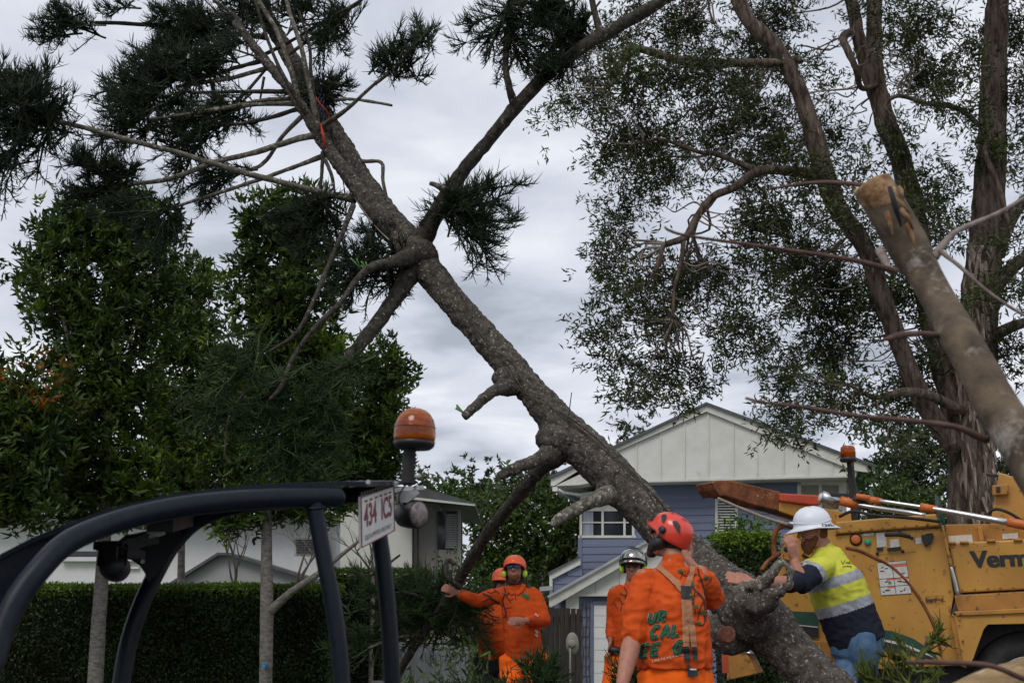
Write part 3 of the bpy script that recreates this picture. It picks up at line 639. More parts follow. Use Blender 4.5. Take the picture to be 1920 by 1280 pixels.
# dead hooked stump where the right worker leans
br([(1385, 1115, 8.1, 26), (1415, 1105, 7.95, 18), (1440, 1085, 7.85, 12), (1458, 1060, 7.8, 7), (1472, 1056, 7.8, 6), (1481, 1070, 7.8, 6), (1478, 1092, 7.8, 7), (1465, 1104, 7.8, 5)], 'barklite', 12, .6)
br([(1425, 1105, 7.95, 12), (1408, 1098, 7.9, 9), (1396, 1100, 7.9, 5)], 'barklite', 10, .6)
br([(1400, 1140, 8.0, 34), (1435, 1125, 7.85, 22), (1460, 1108, 7.8, 12), (1474, 1096, 7.8, 6)], 'bark', 12, .5)
br([(1370, 1160, 8.05, 16), (1368, 1185, 7.75, 14), (1370, 1197, 7.6, 13)], 'redwood', 12, .08, label) if False else None
cb_ = MB(); c = at(1371, 1197, 7.72); cb_.lathe(c + V(0, .18, .02), V(-.12, -1, .05), [(.056, 0), (.052, .12), (.050, .175), (.047, .18)], 18, smooth=False); cb_.build('cut_stub', M['redwood'], pine)
# fine radiating branches of the head
fine = [[(668, 374, 9.9, 9), (610, 362, 9.8, 6), (520, 340, 9.7, 5.5), (430, 316, 9.6, 5.5), (340, 288, 9.5, 5), (250, 265, 9.4, 5), (160, 240, 9.3, 4.5), (85, 222, 9.2, 4)],
 [(600, 252, 9.8, 8), (560, 260, 9.8, 6), (480, 285, 9.8, 5.5), (400, 305, 9.8, 5), (320, 335, 9.8, 4.5), (240, 346, 9.8, 3.5)],
 [(612, 290, 9.9, 6), (560, 310, 9.9, 4), (500, 332, 9.9, 4), (410, 362, 9.9, 3.5), (320, 390, 9.9, 3)],
 [(565, 220, 9.8, 5), (530, 255, 9.9, 4), (500, 300, 10, 4), (470, 318, 10, 3.5), (400, 332, 10, 3)],
 [(540, 172, 9.9, 5), (450, 172, 9.9, 3.5), (360, 174, 9.9, 3)], [(545, 185, 9.9, 5), (490, 188, 9.8, 3.5), (440, 198, 9.8, 3), (370, 203, 9.8, 2.5)],
 [(552, 195, 9.9, 5), (480, 196, 9.8, 4), (400, 206, 9.7, 4), (340, 216, 9.7, 3), (280, 223, 9.7, 3)], [(556, 205, 9.9, 5), (500, 222, 9.8, 4), (440, 233, 9.8, 3.5), (390, 228, 9.8, 3), (360, 215, 9.8, 2)],
 [(500, 112, 10, 5), (440, 128, 10, 4), (390, 142, 10, 4), (330, 138, 10, 3)], [(510, 125, 10, 5), (440, 145, 10, 4), (380, 155, 10, 4), (330, 163, 10, 3)],
 [(500, 70, 10.5, 6), (420, 62, 10.4, 4.5), (330, 52, 10.3, 4), (250, 45, 10.2, 4), (170, 42, 10.1, 3)],
 [(480, 110, 10.4, 4), (540, 80, 10.2, 3.5), (600, 45, 10, 3.5), (670, 5, 9.9, 3), (700, -20, 9.9, 2)], [(530, 110, 10.3, 4), (580, 75, 10.1, 3.5), (640, 30, 10, 3.5), (690, -10, 9.9, 2.5)],
 [(600, 240, 10.1, 6), (650, 205, 9.7, 4), (700, 160, 9.4, 3.5), (750, 120, 9.2, 3), (800, 60, 9, 2)], [(590, 150, 10.2, 4), (635, 158, 10, 3)], [(610, 190, 10.2, 5), (650, 186, 10, 3), (690, 190, 9.9, 3), (735, 198, 9.8, 2.5)],
 [(598, 245, 9.7, 6), (582, 170, 9.6, 5), (565, 90, 9.5, 4.5), (545, 30, 9.5, 4), (528, -30, 9.5, 3)], [(596, 230, 9.7, 5), (584, 150, 9.6, 4), (580, 85, 9.6, 3), (560, 20, 9.5, 2)],
 [(560, 190, 9.7, 6), (545, 130, 9.6, 5), (520, 60, 9.6, 5), (490, 10, 9.6, 4), (470, -30, 9.6, 4)], [(575, 215, 9.6, 5), (530, 140, 9.5, 4), (500, 70, 9.5, 3), (478, 0, 9.5, 3), (470, -30, 9.5, 3)],
 [(490, 105, 9.9, 5), (465, 70, 9.9, 4), (440, 30, 9.9, 4), (400, 0, 9.9, 3)], [(680, 303, 10.1, 4), (715, 305, 10, 3.5), (718, 340, 10, 3.5), (729, 388, 10, 3)],
 [(605, 285, 9.8, 4), (603, 330, 9.8, 3.5), (600, 356, 9.8, 3)], [(610, 300, 9.8, 4), (622, 330, 9.7, 3.5), (628, 362, 9.7, 2.5)], [(700, 470, 9.8, 5), (690, 500, 9.7, 4), (650, 520, 9.6, 3)], [(500, 128, 10, 3), (460, 175, 10, 3), (435, 195, 10, 2.5)], [(495, 145, 10, 3), (488, 185, 10, 2)],
 [(85, 222, 9.2, 3), (75, 190, 9.2, 2.5), (60, 160, 9.2, 2)], [(470, 720, 9.1, 3), (430, 780, 9, 2), (420, 860, 9, 2)], [(810, 1130, 11.2, 4), (760, 1110, 11, 3), (700, 1120, 10.9, 2)], [(790, 1190, 11.4, 4), (740, 1195, 11.2, 3), (690, 1215, 11.1, 2)], [(750, 1040, 11.2, 2), (700, 1075, 11.1, 3), (650, 1080, 11.1, 2)]]
for i, f_ in enumerate(fine): br(f_, 'barklite' if i in (0, 1, 2, 5, 6, 13, 16) else ('barkdark' if i % 3 else 'barklite'), n=7, k=5)
# vine stems running down the trunk
for off, st in ((0, 0), (7, 1), (-6, 2)):
    pts = [(822, 490, 9.5), (855, 545, 9.3), (880, 590, 9.15), (905, 640, 9.1), (950, 680, 9.0), (985, 735, 8.9), (1010, 750, 8.85), (1050, 775, 8.75), (1120, 830, 8.7), (1180, 885, 8.45), (1232, 940, 8.3), (1260, 985, 8.3)]
    br([(x + off * (1 if j % 3 else -1.2) + random.uniform(-3, 3), y + random.uniform(-3, 3), Y, 1.6) for j, (x, y, Y) in enumerate(pts)][st:], 'barkdark', 5, .1, name='vine')
br([(1066, 790, 9, 1), (1068, 765, 9, 1), (1072, 735, 9, .8)], 'barkdark', 4, 0, name='vine')
br([(640, 300, 9.9, 1.6), (660, 360, 9.8, 1.6), (700, 420, 9.7, 1.6), (735, 455, 9.6, 1.6)], 'deadtwig', 4, 0, name='vine')
# foliage
cd = Cords()
T = [(115, 45, 55, 45, 10.1, 13, (180, 44)), (45, 210, 80, 70, 9.2, 26, (90, 215)), (30, 260, 60, 50, 9.2, 14, (80, 215)), (80, 150, 45, 45, 9.2, 8, (85, 222)), (10, 170, 40, 45, 9.2, 8, (90, 215)),
     (370, 30, 80, 50, 10.2, 26, (480, 60)), (450, 15, 60, 40, 10.4, 16, (520, 40)), (340, 70, 60, 35, 10.2, 12, (460, 60)), (210, -8, 30, 22, 10, 4, (280, 20)),
     (290, 115, 55, 45, 10, 16, (380, 140)), (350, 120, 50, 50, 10, 14, (400, 130)), (235, 150, 40, 50, 9.9, 10, (330, 150)), (290, 175, 60, 50, 9.9, 16, (360, 170)), (225, 230, 40, 55, 9.8, 12, (290, 200)), (350, 235, 45, 50, 9.8, 13, (400, 200)), (345, 285, 45, 30, 9.9, 8, (400, 235)), (420, 215, 50, 22, 9.9, 9, (470, 205)),
     (390, 335, 38, 45, 9.95, 9, (440, 320)), (155, 305, 32, 28, 9.8, 7, (240, 345)), (222, 318, 26, 28, 9.8, 5, (255, 345)), (175, 350, 45, 30, 9.8, 8, (250, 345)), (300, 415, 35, 35, 9.9, 8, (320, 390)), (240, 390, 35, 25, 9.8, 5, (320, 390)),
     (620, 40, 45, 55, 10, 12, (650, 10)), (545, 8, 40, 20, 10, 8, (560, 30)), (605, 165, 35, 32, 10.1, 9, (580, 160)),
     (430, 110, 35, 45, 10, 6, (480, 110)), (400, 150, 25, 60, 10, 5, (420, 130)),
     (590, 395, 80, 38, 9.9, 14, (640, 370)), (560, 420, 60, 40, 10, 9, (620, 380)), (680, 500, 50, 38, 9.7, 14, (720, 490)), (650, 490, 35, 35, 9.7, 7, (710, 480)), (700, 440, 20, 18, 9.8, 3, (720, 460)), (740, 520, 30, 25, 9.9, 5, (750, 490)),
     (890, 390, 65, 45, 9.6, 15, (850, 400)), (850, 385, 40, 35, 9.6, 8, (845, 400)), (920, 350, 35, 30, 9.6, 5, (870, 390)), (880, 440, 40, 25, 9.6, 5, (860, 400)),
     (925, 35, 40, 50, 9.2, 9, (965, 20)), (975, 90, 40, 45, 9.2, 8, (960, 60)), (1050, 60, 55, 60, 9.1, 20, (1110, 60)), (1010, 20, 50, 30, 9.1, 10, (1100, 10)), (1045, 120, 30, 25, 9.1, 5, (1100, 90))]
for x, y, rx, ry, Y, n, s in T: tuft(cd, x, y, rx, ry, Y, n, s, Ln=.38 if rx > 30 else .28)
for x, y, rx, ry, Y, n, s in [(740, 105, 55, 28, 9.3, 4, (740, 128)), (770, 80, 30, 30, 9.2, 3, (760, 110)), (800, 70, 15, 20, 9, 2, (790, 100)), (770, 120, 40, 12, 9.2, 2, (740, 128))]: tuft(cd, x, y, rx, ry, Y, n, s, Ln=.36)
cd.build('foliage', M['pine'], pine)
cg = Cords()
for x, y, rx, ry, Y, n, s in [(630, 715, 50, 45, 9.3, 13, (650, 680)), (590, 790, 60, 50, 9.3, 12, (620, 720)), (500, 700, 50, 40, 9.1, 8, (540, 680)), (530, 830, 50, 50, 9.2, 9, (540, 760)), (470, 790, 40, 50, 9.1, 6, (520, 730)), (600, 860, 50, 40, 9.3, 7, (560, 820)), (440, 680, 40, 30, 9.1, 4, (510, 660)), (400, 760, 40, 40, 9.1, 4, (440, 720)),
                               (810, 1100, 50, 50, 11.2, 16, (830, 1140)), (770, 1150, 45, 40, 11.4, 12, (800, 1160)), (850, 1150, 40, 45, 11.5, 12, (830, 1140)), (700, 1110, 50, 40, 11, 8, (760, 1140)), (680, 1180, 40, 40, 11.2, 6, (740, 1180)), (880, 1140, 35, 40, 11.2, 8, (850, 1120))]:
    tuft(cg, x, y, rx, ry, Y, n, s, Ln=.42)
cg.build('foliage', M['pineg'], pine)
# bright shoots on the stubs
sh = MB()
for cxp, cyp, Y in ((866, 768, 8.9), (946, 872, 8.78), (684, 500, 9.35), (668, 494, 9.3)):
    for i in range(5):
        a = at(cxp + 8, cyp + 10, Y); b = at(cxp + random.uniform(-12, 8), cyp + random.uniform(-10, 6), Y + random.uniform(-.03, .03)); sh.loft([a, (a + b) / 2, b], [.003, .004, .008], n=5)
sh.build('green_shoots', mat('shoot', (.07, .16, .04), .6), pine, kind='stuff')

# ------------------------------------------------------------------ chain and sling
def chain():
    a = at(601, -60, 10.25)
    root = empty('lifting_chain', at(603, 250, 10.15), 'two blue-grey steel chains hanging from above to the head of the leaning pine', 'chain')
    bm = MB(); pts = []
    for k in range(13):
        t = k / 12 * 2 * math.pi; x = math.cos(t) * .0115; z = math.sin(t) * .0115 + (.012 if math.sin(t) > 0 else -.012); pts.append(V(x, 0, z))
    bm.loft(pts, [.0042] * 13, side=V(0, 1, 0), n=5, cap=False); me = bm.mesh('chain_link'); me.materials.append(M['chain'])
    i = 0
    for x0, x1, ye in ((596, 600, 215), (609, 605, 230)):
        A = at(x0, -50, 10.2); B = at(x1, ye, 10.05); n = int((B - A).length / .036)
        for j in range(n):
            p_ = A + (B - A) * (j / n) + V(random.uniform(-.002, .002), 0, 0)
            o = bpy.data.objects.new('chain_link', me); COL.objects.link(o); o.parent = root; o.location = p_ - root.location
            o.rotation_euler = (0, math.atan2((B - A).x, -(B - A).z) * -1, R(25 + 90 * (j % 2)))
    s = MB(); q, r_ = pxtube([(590, 178, 9.95, 3), (598, 192, 9.95, 3), (612, 208, 9.98, 3), (618, 222, 10.1, 3)], 4); s.loft(q, [(a_ , a_ * .4) for a_ in r_], n=8)
    q, r_ = pxtube([(600, 232, 9.7, 2.5), (606, 255, 9.7, 2.5), (609, 275, 9.75, 2)], 4); s.loft(q, r_, n=8)
    o = s.build('lifting_sling', M['sling']); tag(o, 'red-orange sling wrapped round the pine stem below the chains', 'sling')
chain()

# ------------------------------------------------------------------ buildings
def boards(pl, parent, px0, px1, z0, z1, pitch, holes, m, name='weatherboard', off=0, clip=None):
    """lapped boards on plane pl; each board and piece an object; holes in (u0,u1,z0,z1)"""
    b = MB(); b.add([(0, 0, 0), (1, 0, 0), (0, -.022, 0), (1, -.022, 0), (0, -.004, 1), (1, -.004, 1), (0, .02, 0), (1, .02, 0), (0, .02, 1), (1, .02, 1)],
                    [(2, 3, 5, 4), (6, 7, 3, 2), (4, 5, 9, 8), (2, 4, 8, 6), (3, 7, 9, 5)])
    me = b.mesh(name); me.materials.append(m)
    U0 = pl.uz(px0, 1000)[0]; U1 = pl.uz(px1, 1000)[0]; z = z0; O = org(parent); k = 0
    while z < z1:
        h = min(pitch, z1 - z); u0, u1 = U0, U1
        if clip:
            u0, u1 = clip(z + h / 2, u0, u1)
        segs = [(u0, u1)] if u1 - u0 > .03 else []
        for (a, b_, c, d) in holes:
            if z + h > c + .01 and z < d - .01:
                ns = []
                for s, e_ in segs:
                    if b_ <= s or a >= e_: ns.append((s, e_)); continue
                    if a - s > .03: ns.append((s, a))
                    if e_ - b_ > .03: ns.append((b_, e_))
                segs = ns
        for s, e_ in segs:
            o = bpy.data.objects.new(name, me); COL.objects.link(o); o.parent = parent; o.location = pl.w(s, z, off + .004 * ((k * 7) % 3) / 3) - O
            o.rotation_euler = (0, 0, pl.rot()); o.scale = (e_ - s, 1, h)
        z += pitch; k += 1
def pbar(mb, pl, a, b, wd, off=0, dp=.05):
    """bar between two px points in plane pl, width metres in plane"""
    A = pl.p(*a, off - dp / 2); B = pl.p(*b, off - dp / 2); t = (B - A).normalized(); x = t.cross(pl.n).normalized()
    c = [x * i * wd / 2 + pl.n * j * dp / 2 for i, j in ((-1, -1), (1, -1), (1, 1), (-1, 1))]
    mb.add([A + k for k in c] + [B + k for k in c], [(3, 2, 1, 0), (4, 5, 6, 7)] + [(i, (i + 1) % 4, 4 + (i + 1) % 4, 4 + i) for i in range(4)])
def pprism(mb, pl, poly, off=0, dp=.05):
    """polygon in px on plane moved off towards camera, extruded dp backwards"""
    mb.prism([pl.p(x, y, off) for x, y in poly], -pl.n * dp); return mb
def rect(x0, y0, x1, y1): return [(x0, y0), (x1, y0), (x1, y1), (x0, y1)]
def window(pl, parent, x0, y0, x1, y1, mull, off=.03, fw=.06, rails=(), back='glass', curtain=None, slats=0):
    f = MB(); k = fw * F / 29 / 2
    for a, b in (((x0, y0 + k), (x1, y0 + k)), ((x0 - k, y1 - k), (x1 + k, y1 - k)), ((x0 + k, y0), (x0 + k, y1)), ((x1 - k, y0), (x1 - k, y1))): pbar(f, pl, a, b, fw, off, .07)
    fr = f.build('window', M['trim'], parent)
    for x in mull: g = MB(); pbar(g, pl, (x, y0 + 2 * k), (x, y1 - 2 * k), fw * .9, off - .008, .05); g.build('mullion', M['trim'], fr)
    for y in rails: g = MB(); pbar(g, pl, (x0 + 2 * k, y), (x1 - 2 * k, y), fw * .5, off - .014, .04); g.build('rail', M['trim'], fr)
    xs = [x0 + k] + list(mull) + [x1 - k]
    for a, b in zip(xs[:-1], xs[1:]): pprism(MB(), pl, rect(a, y0 + k, b, y1 - k), off - .05, .01).build('pane', M[back], fr)
    if curtain: pprism(MB(), pl, rect(*curtain), off - .043, .006).build('curtain', M['curtain'], fr)
    for i in range(slats):
        y = y0 + 2 * k + (y1 - y0 - 4 * k) * (i + .5) / slats; g = MB(); pbar(g, pl, (x0 + 2 * k, y), (x1 - 2 * k, y), .03, off - .02, .02); g.build('slat', M['trim'], fr)
    return fr

def blue_house():
    G = Pl((1195, 29.0), (1600, 27.9))          # gable sheet plane (overhangs)
    W = Pl((1195, 29.6), (1600, 28.5))          # main wall plane, recessed
    b = W.p(1340, 1151); root = empty('blue_weatherboard_house', V(b.x, b.y, -.75), 'two-storey blue weatherboard house with white sheeted gable and attached garage', 'house')
    # solid core behind the boards
    core = MB(); pprism(core, W, [(1088, 922), (1583, 900), (1583, 1230), (1088, 1230)], -.03, 7); core.build('wall', M['blue'], root)
    up = MB(); pprism(up, G, [(1118, 862), (1326, 772), (1612, 876), (1600, 893), (1195, 903), (1118, 903)], -.04, 8); up.build('attic_wall', M['cream'], root)
    # gable panels and battens
    xs = [1110, 1148, 1194, 1239, 1284, 1328, 1375, 1420, 1469, 1515, 1560, 1606]
    def top(x): return 772 + (1326 - x) * (862 - 772) / (1326 - 1110) if x < 1326 else 772 + (x - 1326) * (878 - 772) / (1618 - 1326)
    def bot(x): return 903.5 + (x - 1195) * (893 - 903.5) / 405
    for i, (a, c) in enumerate(zip(xs[:-1], xs[1:])):
        poly = [(a + .6, bot(a)), (a + .6, top(a))] + ([(1326, top(1326))] if a < 1326 < c else []) + [(c - .6, top(c)), (c - .6, bot(c))]
        pprism(MB(), G, poly, .0 + .003 * (i % 2), .03).build('gable_panel', M['cream'], root)
    for x in xs[1:-1]:
        m_ = MB(); pbar(m_, G, (x, top(x)), (x, bot(x)), .035, .025, .03); m_.build('batten', M['trim'], root)
    m_ = MB(); pbar(m_, G, (1188, bot(1188) - 1), (1604, bot(1604) - 1), .05, .03, .04); m_.build('gable_sill', M['trim'], root)
    # barge boards and roof planes
    bl = MB(); pprism(bl, G, [(1034, 897), (1325, 760), (1325, 772), (1110, 867), (1040, 911), (1034, 911)], .08, .05); bl.build('barge_board', M['trim'], root)
    bl = MB(); pprism(bl, G, [(1325, 760), (1640, 876), (1640, 888), (1600, 882), (1325, 772)], .08, .05); bl.build('barge_board', M['trim'], root)
    rl = MB(); pprism(rl, G, [(1030, 894), (1325, 755), (1325, 760), (1034, 898)], .14, 8.4); rl.build('roof', M['roof'], root)
    rl = MB(); pprism(rl, G, [(1325, 755), (1644, 873), (1642, 877.5), (1325, 760)], .14, 8.4); rl.build('roof', M['roof'], root)
    sf = MB(); pprism(sf, G, [(1042, 911), (1108, 880), (1118, 903), (1088, 909)], .06, 8); sf.build('soffit', M['trim'], root)
    gt = MB(); gt.bar(G.p(1042, 917, .1), G.p(1042, 917, -8), .12, .1); gt.build('gutter', M['white'], root)
    gt = MB(); gt.loft([G.p(1048, 918, .02), G.p(1055, 922, -.1), G.p(1084, 925, -.3)], [.035] * 3, n=8); gt.build('downpipe', M['white'], root)
    s2 = MB(); pprism(s2, G, [(1195, 904), (1600, 894), (1600, 895.5), (1195, 905.5)], 0, .62); s2.build('gable_soffit', M['trim'], root)
    # white section of wall above the corner window and windows
    pprism(MB(), W, [(1088, 924), (1187, 912), (1187, 955), (1088, 955)], .01, .05).build('wall_panel', M['trim'], root)
    holes = []
    def hole(x0, y0, x1, y1):
        u0, zt = W.uz(x0, y0); u1, zb = W.uz(x1, y1); holes.append((u0, u1, zb, zt))
    hole(1087, 905, 1187, 1007); hole(1341, 926, 1383, 1001); hole(1495, 902, 1580, 960)
    z0 = W.uz(1300, 1240)[1]; z1 = W.uz(1300, 900)[1]
    boards(W, root, 1090, 1583, z0, z1, .178, holes, M['blue'])
    window(W, root, 1087, 953, 1190, 1008, (1130, 1171), rails=(979,), curtain=(1093, 958, 1112, 1003))
    window(W, root, 1341, 926, 1383, 1001, (), rails=(969,), back='glass', slats=13)
    window(W, root, 1495, 902, 1580, 962, (1538,), back='blind', fw=.09)
    c_ = MB(); pbar(c_, W, (1088, 1008), (1088, 1230), .1, .035, .06); c_.build('corner_board', M['blue'], root)
    c_ = MB(); pbar(c_, W, (1583, 900), (1583, 1230), .1, .035, .06); c_.build('corner_board', M['trim'], root)
    # garage
    H = Pl((1035, 26.6), (1350, 26.0))
    r2 = [(1033, 1131), (1262, 1000), (1262, 990), (1028, 1123)]
    apx = (1252, 998)
    pprism(MB(), H, [(1033, 1120), apx, (1254, 1012), (1042, 1135), (1033, 1135)], .3, .05).build('barge_board', M['trim'], root)
    pprism(MB(), H, [apx, (1380, 1058), (1380, 1072), (1254, 1012)], .3, .05).build('barge_board', M['trim'], root)
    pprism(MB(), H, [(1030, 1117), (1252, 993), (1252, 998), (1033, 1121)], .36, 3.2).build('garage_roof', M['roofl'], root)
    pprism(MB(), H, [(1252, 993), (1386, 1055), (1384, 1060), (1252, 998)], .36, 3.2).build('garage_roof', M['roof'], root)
    xs2 = [1078, 1118, 1162, 1206, 1252, 1298, 1350]
    def t2(x): return 1012 + (1254 - x) * (1135 - 1012) / (1254 - 1042) if x < 1254 else 1012 + (x - 1254) * .476
    for a, c in zip(xs2[:-1], xs2[1:]): pprism(MB(), H, [(a + .5, 1115), (a + .5, t2(a)), (c - .5, t2(c)), (c - .5, 1114)], .12, .05).build('gable_panel', M['cream'], root)
    pprism(MB(), H, [(1072, 1113.5), (1350, 1110), (1350, 1116), (1072, 1117.5)], .16, .1).build('gable_sill', M['trim'], root)
    pprism(MB(), H, [(1062, 1122), (1086, 1108), (1086, 1150), (1062, 1150)], .1, 2).build('eave_box', M['cream'], root)
    u0, _ = H.uz(1112, 1200); u1, zt = H.uz(1330, 1131)
    boards(H, root, 1086, 1350, -.75, H.uz(1086, 1117)[1], .2, [(u0, u1, -1, zt)], M['blue'])
    pprism(MB(), H, [(1088, 1119), (1350, 1119), (1350, 1300), (1088, 1300)], -.03, .12).build('garage_wall', M['blue'], root)
    pprism(MB(), H, [(1086, 1119), (1090, 1119), (1090, 1320), (1086, 1320)], .03, 3).build('corner_board', M['blue'], root)
    d = pprism(MB(), H, rect(1112, 1131, 1330, 1330), .0, .02); dr = d.build('garage_door', M['white'], root)
    for i in range(9):
        y = 1133 + i * 21.5
        for j in range(3):
            x = 1114 + j * 72; pprism(MB(), H, rect(x, y, x + 70, y + 20), .012, .014).build('door_panel', M['white'], dr)
    fr = MB()
    for a, c in (((1110, 1129), (1332, 1129)), ((1110, 1129), (1110, 1330)), ((1332, 1129), (1332, 1330))): pbar(fr, H, a, c, .07, .04, .06)
    fr.build('door_frame', M['blue'], root)
    # climber stems on the pier
    for i in range(3):
        pts = [H.p(1092 + i * 7 + random.uniform(-1.5, 1.5), y, .05) for y in range(1130, 1330, 12)]; v_ = MB(); v_.loft(pts, [.012] * len(pts), n=4); v_.build('climber_stem', M['twig'], root)
    # small lean-to at the left
    Q = Pl((1030, 28.0), (1090, 27.98))
    pprism(MB(), Q, [(1035, 1085), (1090, 1060), (1090, 1330), (1035, 1330)], 0, 2).build('porch_wall', M['blue'], root)
    u_a, z_a = Q.uz(1035, 1085)
    boards(Q, root, 1037, 1090, -.7, Q.uz(1088, 1052)[1], .178, [], M['blue'], off=.03, clip=lambda z, a, b: (max(a, a + (z - z_a) * 2.0), b))
    pprism(MB(), Q, [(1030, 1075), (1088, 1046), (1088, 1058), (1034, 1086), (1030, 1086)], .12, .05).build('barge_board', M['trim'], root)
    pprism(MB(), Q, [(1027, 1073), (1088, 1042), (1088, 1046), (1030, 1076)], .16, 2).build('porch_roof', M['roof'], root)
    pprism(MB(), Q, [(1030, 1086), (1036, 1086), (1036, 1330), (1030, 1330)], .12, .1).build('post', M['trim'], root)
    pprism(MB(), Q, [(1012, 1100), (1034, 1098), (1034, 1106), (1012, 1108)], .2, 2).build('side_gutter', M['roofl'], root)
    # satellite-like vent and lamp box
    pprism(MB(), H, rect(1048, 1140, 1058, 1146), .1, .08).build('wall_light', M['beige'], root)
blue_house()

def timber_fence():
    Fp = Pl((1010, 17.2), (1100, 17.0)); b = Fp.p(1055, 1151); root = empty('timber_fence', V(b.x, b.y, gz(17)), 'dark weathered paling fence between the garden and the blue garage', 'fence')
    x = 1018.0; i = 0
    while x < 1088:
        t = 1138 + random.uniform(-2, 3); pprism(MB(), Fp, [(x, 1340), (x + random.uniform(-.6, .6), t), (x + 9, t + random.uniform(-1, 1)), (x + 9.5, 1340)], random.uniform(0, .012), .02).build('paling', M['timber'], root); x += 10.4; i += 1
    for y in (1160, 1250): m_ = MB(); pbar(m_, Fp, (1016, y), (1090, y), .08, -.03, .05); m_.build('rail', M['timber'], root)
    # reel box
    c = at(1073, 1206, 16.3); r2 = empty('hose_reel_box', V(c.x, 16.3, gz(16.3)), 'beige plastic meter box on a thin pipe in front of the dark paling fence', 'meter box')
    bb = MB(); bb.lathe(c + V(0, .1, -.0), V(0, -1, 0), [(.05, 0), (.075, .02), (.085, .1), (.075, .16), (.04, .17)], 20, side=V(1, 0, 0), ell=1.7); bb.build('box', M['beige'], r2)
    bb = MB(); bb.lathe(c + V(-.01, -.06, .0), V(0, -1, 0), [(.05, 0), (.055, .03), (.03, .045)], 16); bb.build('cover', M['beige'], r2)
    bb = MB(); bb.loft([c + V(-.03, -.08, -.05), c + V(-.035, -.08, -.3), c + V(-.03, -.05, -.6), V(c.x, 16.3, gz(16.3))], [.012] * 4, n=6); bb.build('pipe', M['beige'], r2)
timber_fence()

def picket_fence():
    Fp = Pl((740, 12.6), (860, 15.0)); b = Fp.p(800, 1151); root = empty('picket_fence', V(b.x, b.y, gz(13)), 'pale grey picket fence behind the low green plants', 'fence')
    x = 735.0
    while x < 880:
        t = 1203 + (x - 735) * .03 + random.uniform(-1, 1) + (0 if x < 860 else 4); pprism(MB(), Fp, [(x, 1380), (x, t), (x + 6, t), (x + 6.2, 1380)], 0, .02).build('picket', M['picket'], root); x += 9.3
    pprism(MB(), Fp, rect(771, 1196, 785, 1400), .04, .1).build('post', M['picket'], root)
    for y in (1225,): m_ = MB(); pbar(m_, Fp, (735, y), (880, y + 4), .07, -.02, .04); m_.build('rail', M['picket'], root)
picket_fence()

def white_house():
    A = Pl((-200, 24), (640, 24)); b = A.p(250, 1151); root = empty('white_house', V(b.x, 24, gz(24)), 'white rendered house with low grey gabled roof behind the long hedge', 'house')
    pprism(MB(), A, [(-260, 968), (612, 968), (612, 1400), (-260, 1400)], 0, 8).build('wall', M['white'], root)
    pprism(MB(), A, [(-290, 962), (640, 962), (560, 905), (-290, 905)], .5, 9).build('roof', M['roof'], root)
    pprism(MB(), A, [(-290, 962), (640, 962), (640, 969), (-290, 969)], .55, .05).build('fascia', M['white'], root)
    B = Pl((300, 22.6), (640, 22.6))
    pprism(MB(), B, [(318, 1096), (412, 1040), (432, 1040), (600, 1092), (600, 1400), (318, 1400)], 0, 1.4).build('porch_wall', mat('porch_render', (.36, .36, .36), .8, (.32, .32, .325), 3, 3), root)
    m_ = MB(); pprism(m_, B, [(312, 1098), (411, 1036), (433, 1036), (604, 1089), (604, 1094), (432, 1041), (413, 1041), (318, 1100)], .15, 1.5); m_.build('porch_roof', M['roof'], root)
    pprism(MB(), A, rect(118, 1044, 262, 1052), .12, .12).build('ledge', M['white'], root)
    pprism(MB(), A, rect(120, 1033, 186, 1044), .02, .03).build('window', M['glass'], root)
    pprism(MB(), A, rect(230, 1062, 262, 1066), .06, .06).build('ledge', M['white'], root)
    w_ = pprism(MB(), A, rect(552, 1008, 596, 1040), .02, .04).build('window', M['trim'], root)
    for i in range(6): pprism(MB(), A, rect(556, 1011 + i * 4.6, 592, 1014 + i * 4.6), .05, .03).build('slat', M['roof'], w_)
white_house()

def grey_house():
    A = Pl((600, 21.2), (830, 21.2)); b = A.p(700, 1151); root = empty('grey_modern_house', V(b.x, 21.5, gz(21)), 'modern grey rendered house with flat skillion roof and louvred shutter', 'house')
    pprism(MB(), A, [(640, 935), (822, 940), (822, 1400), (640, 1400)], 0, 4).build('wall', M['render'], root)
    pprism(MB(), A, [(640, 950), (776, 950), (776, 1400), (640, 1400)], .12, .12).build('front_panel', M['cream'], root)
    for x in (774, 783): pprism(MB(), A, rect(x, 955, x + 3.5, 1200), .15, .04).build('trim_strip', M['timber'], root)
    pprism(MB(), A, [(740, 918), (800, 922), (893, 949), (893, 953), (740, 934)], .7, 4.5).build('roof', M['roof'], root)
    pprism(MB(), A, [(740, 934), (893, 952), (893, 955), (740, 939)], .74, .06).build('gutter', M['trim'], root)
    C = Pl((822, 21.1), (870, 21.1))
    pprism(MB(), C, rect(820, 956, 866, 1400), -.2, .1).build('side_wall', M['roof'], root)
    pprism(MB(), C, rect(820, 958, 836, 1030), -.05, .04).build('window', M['glass'], root)
    s = pprism(MB(), C, rect(835, 963, 858, 1029), .02, .03).build('shutter', M['roof'], root)
    for i in range(15): pprism(MB(), C, rect(836, 964 + i * 4.3, 857, 967 + i * 4.3), .05, .03).build('louvre', M['picket'], s)
    pprism(MB(), C, rect(858, 956, 864, 1400), .05, .15).build('post', M['render'], root)
    pprism(MB(), C, rect(822, 1030, 864, 1400), .0, .2).build('lower_wall', M['render'], root)
grey_house()

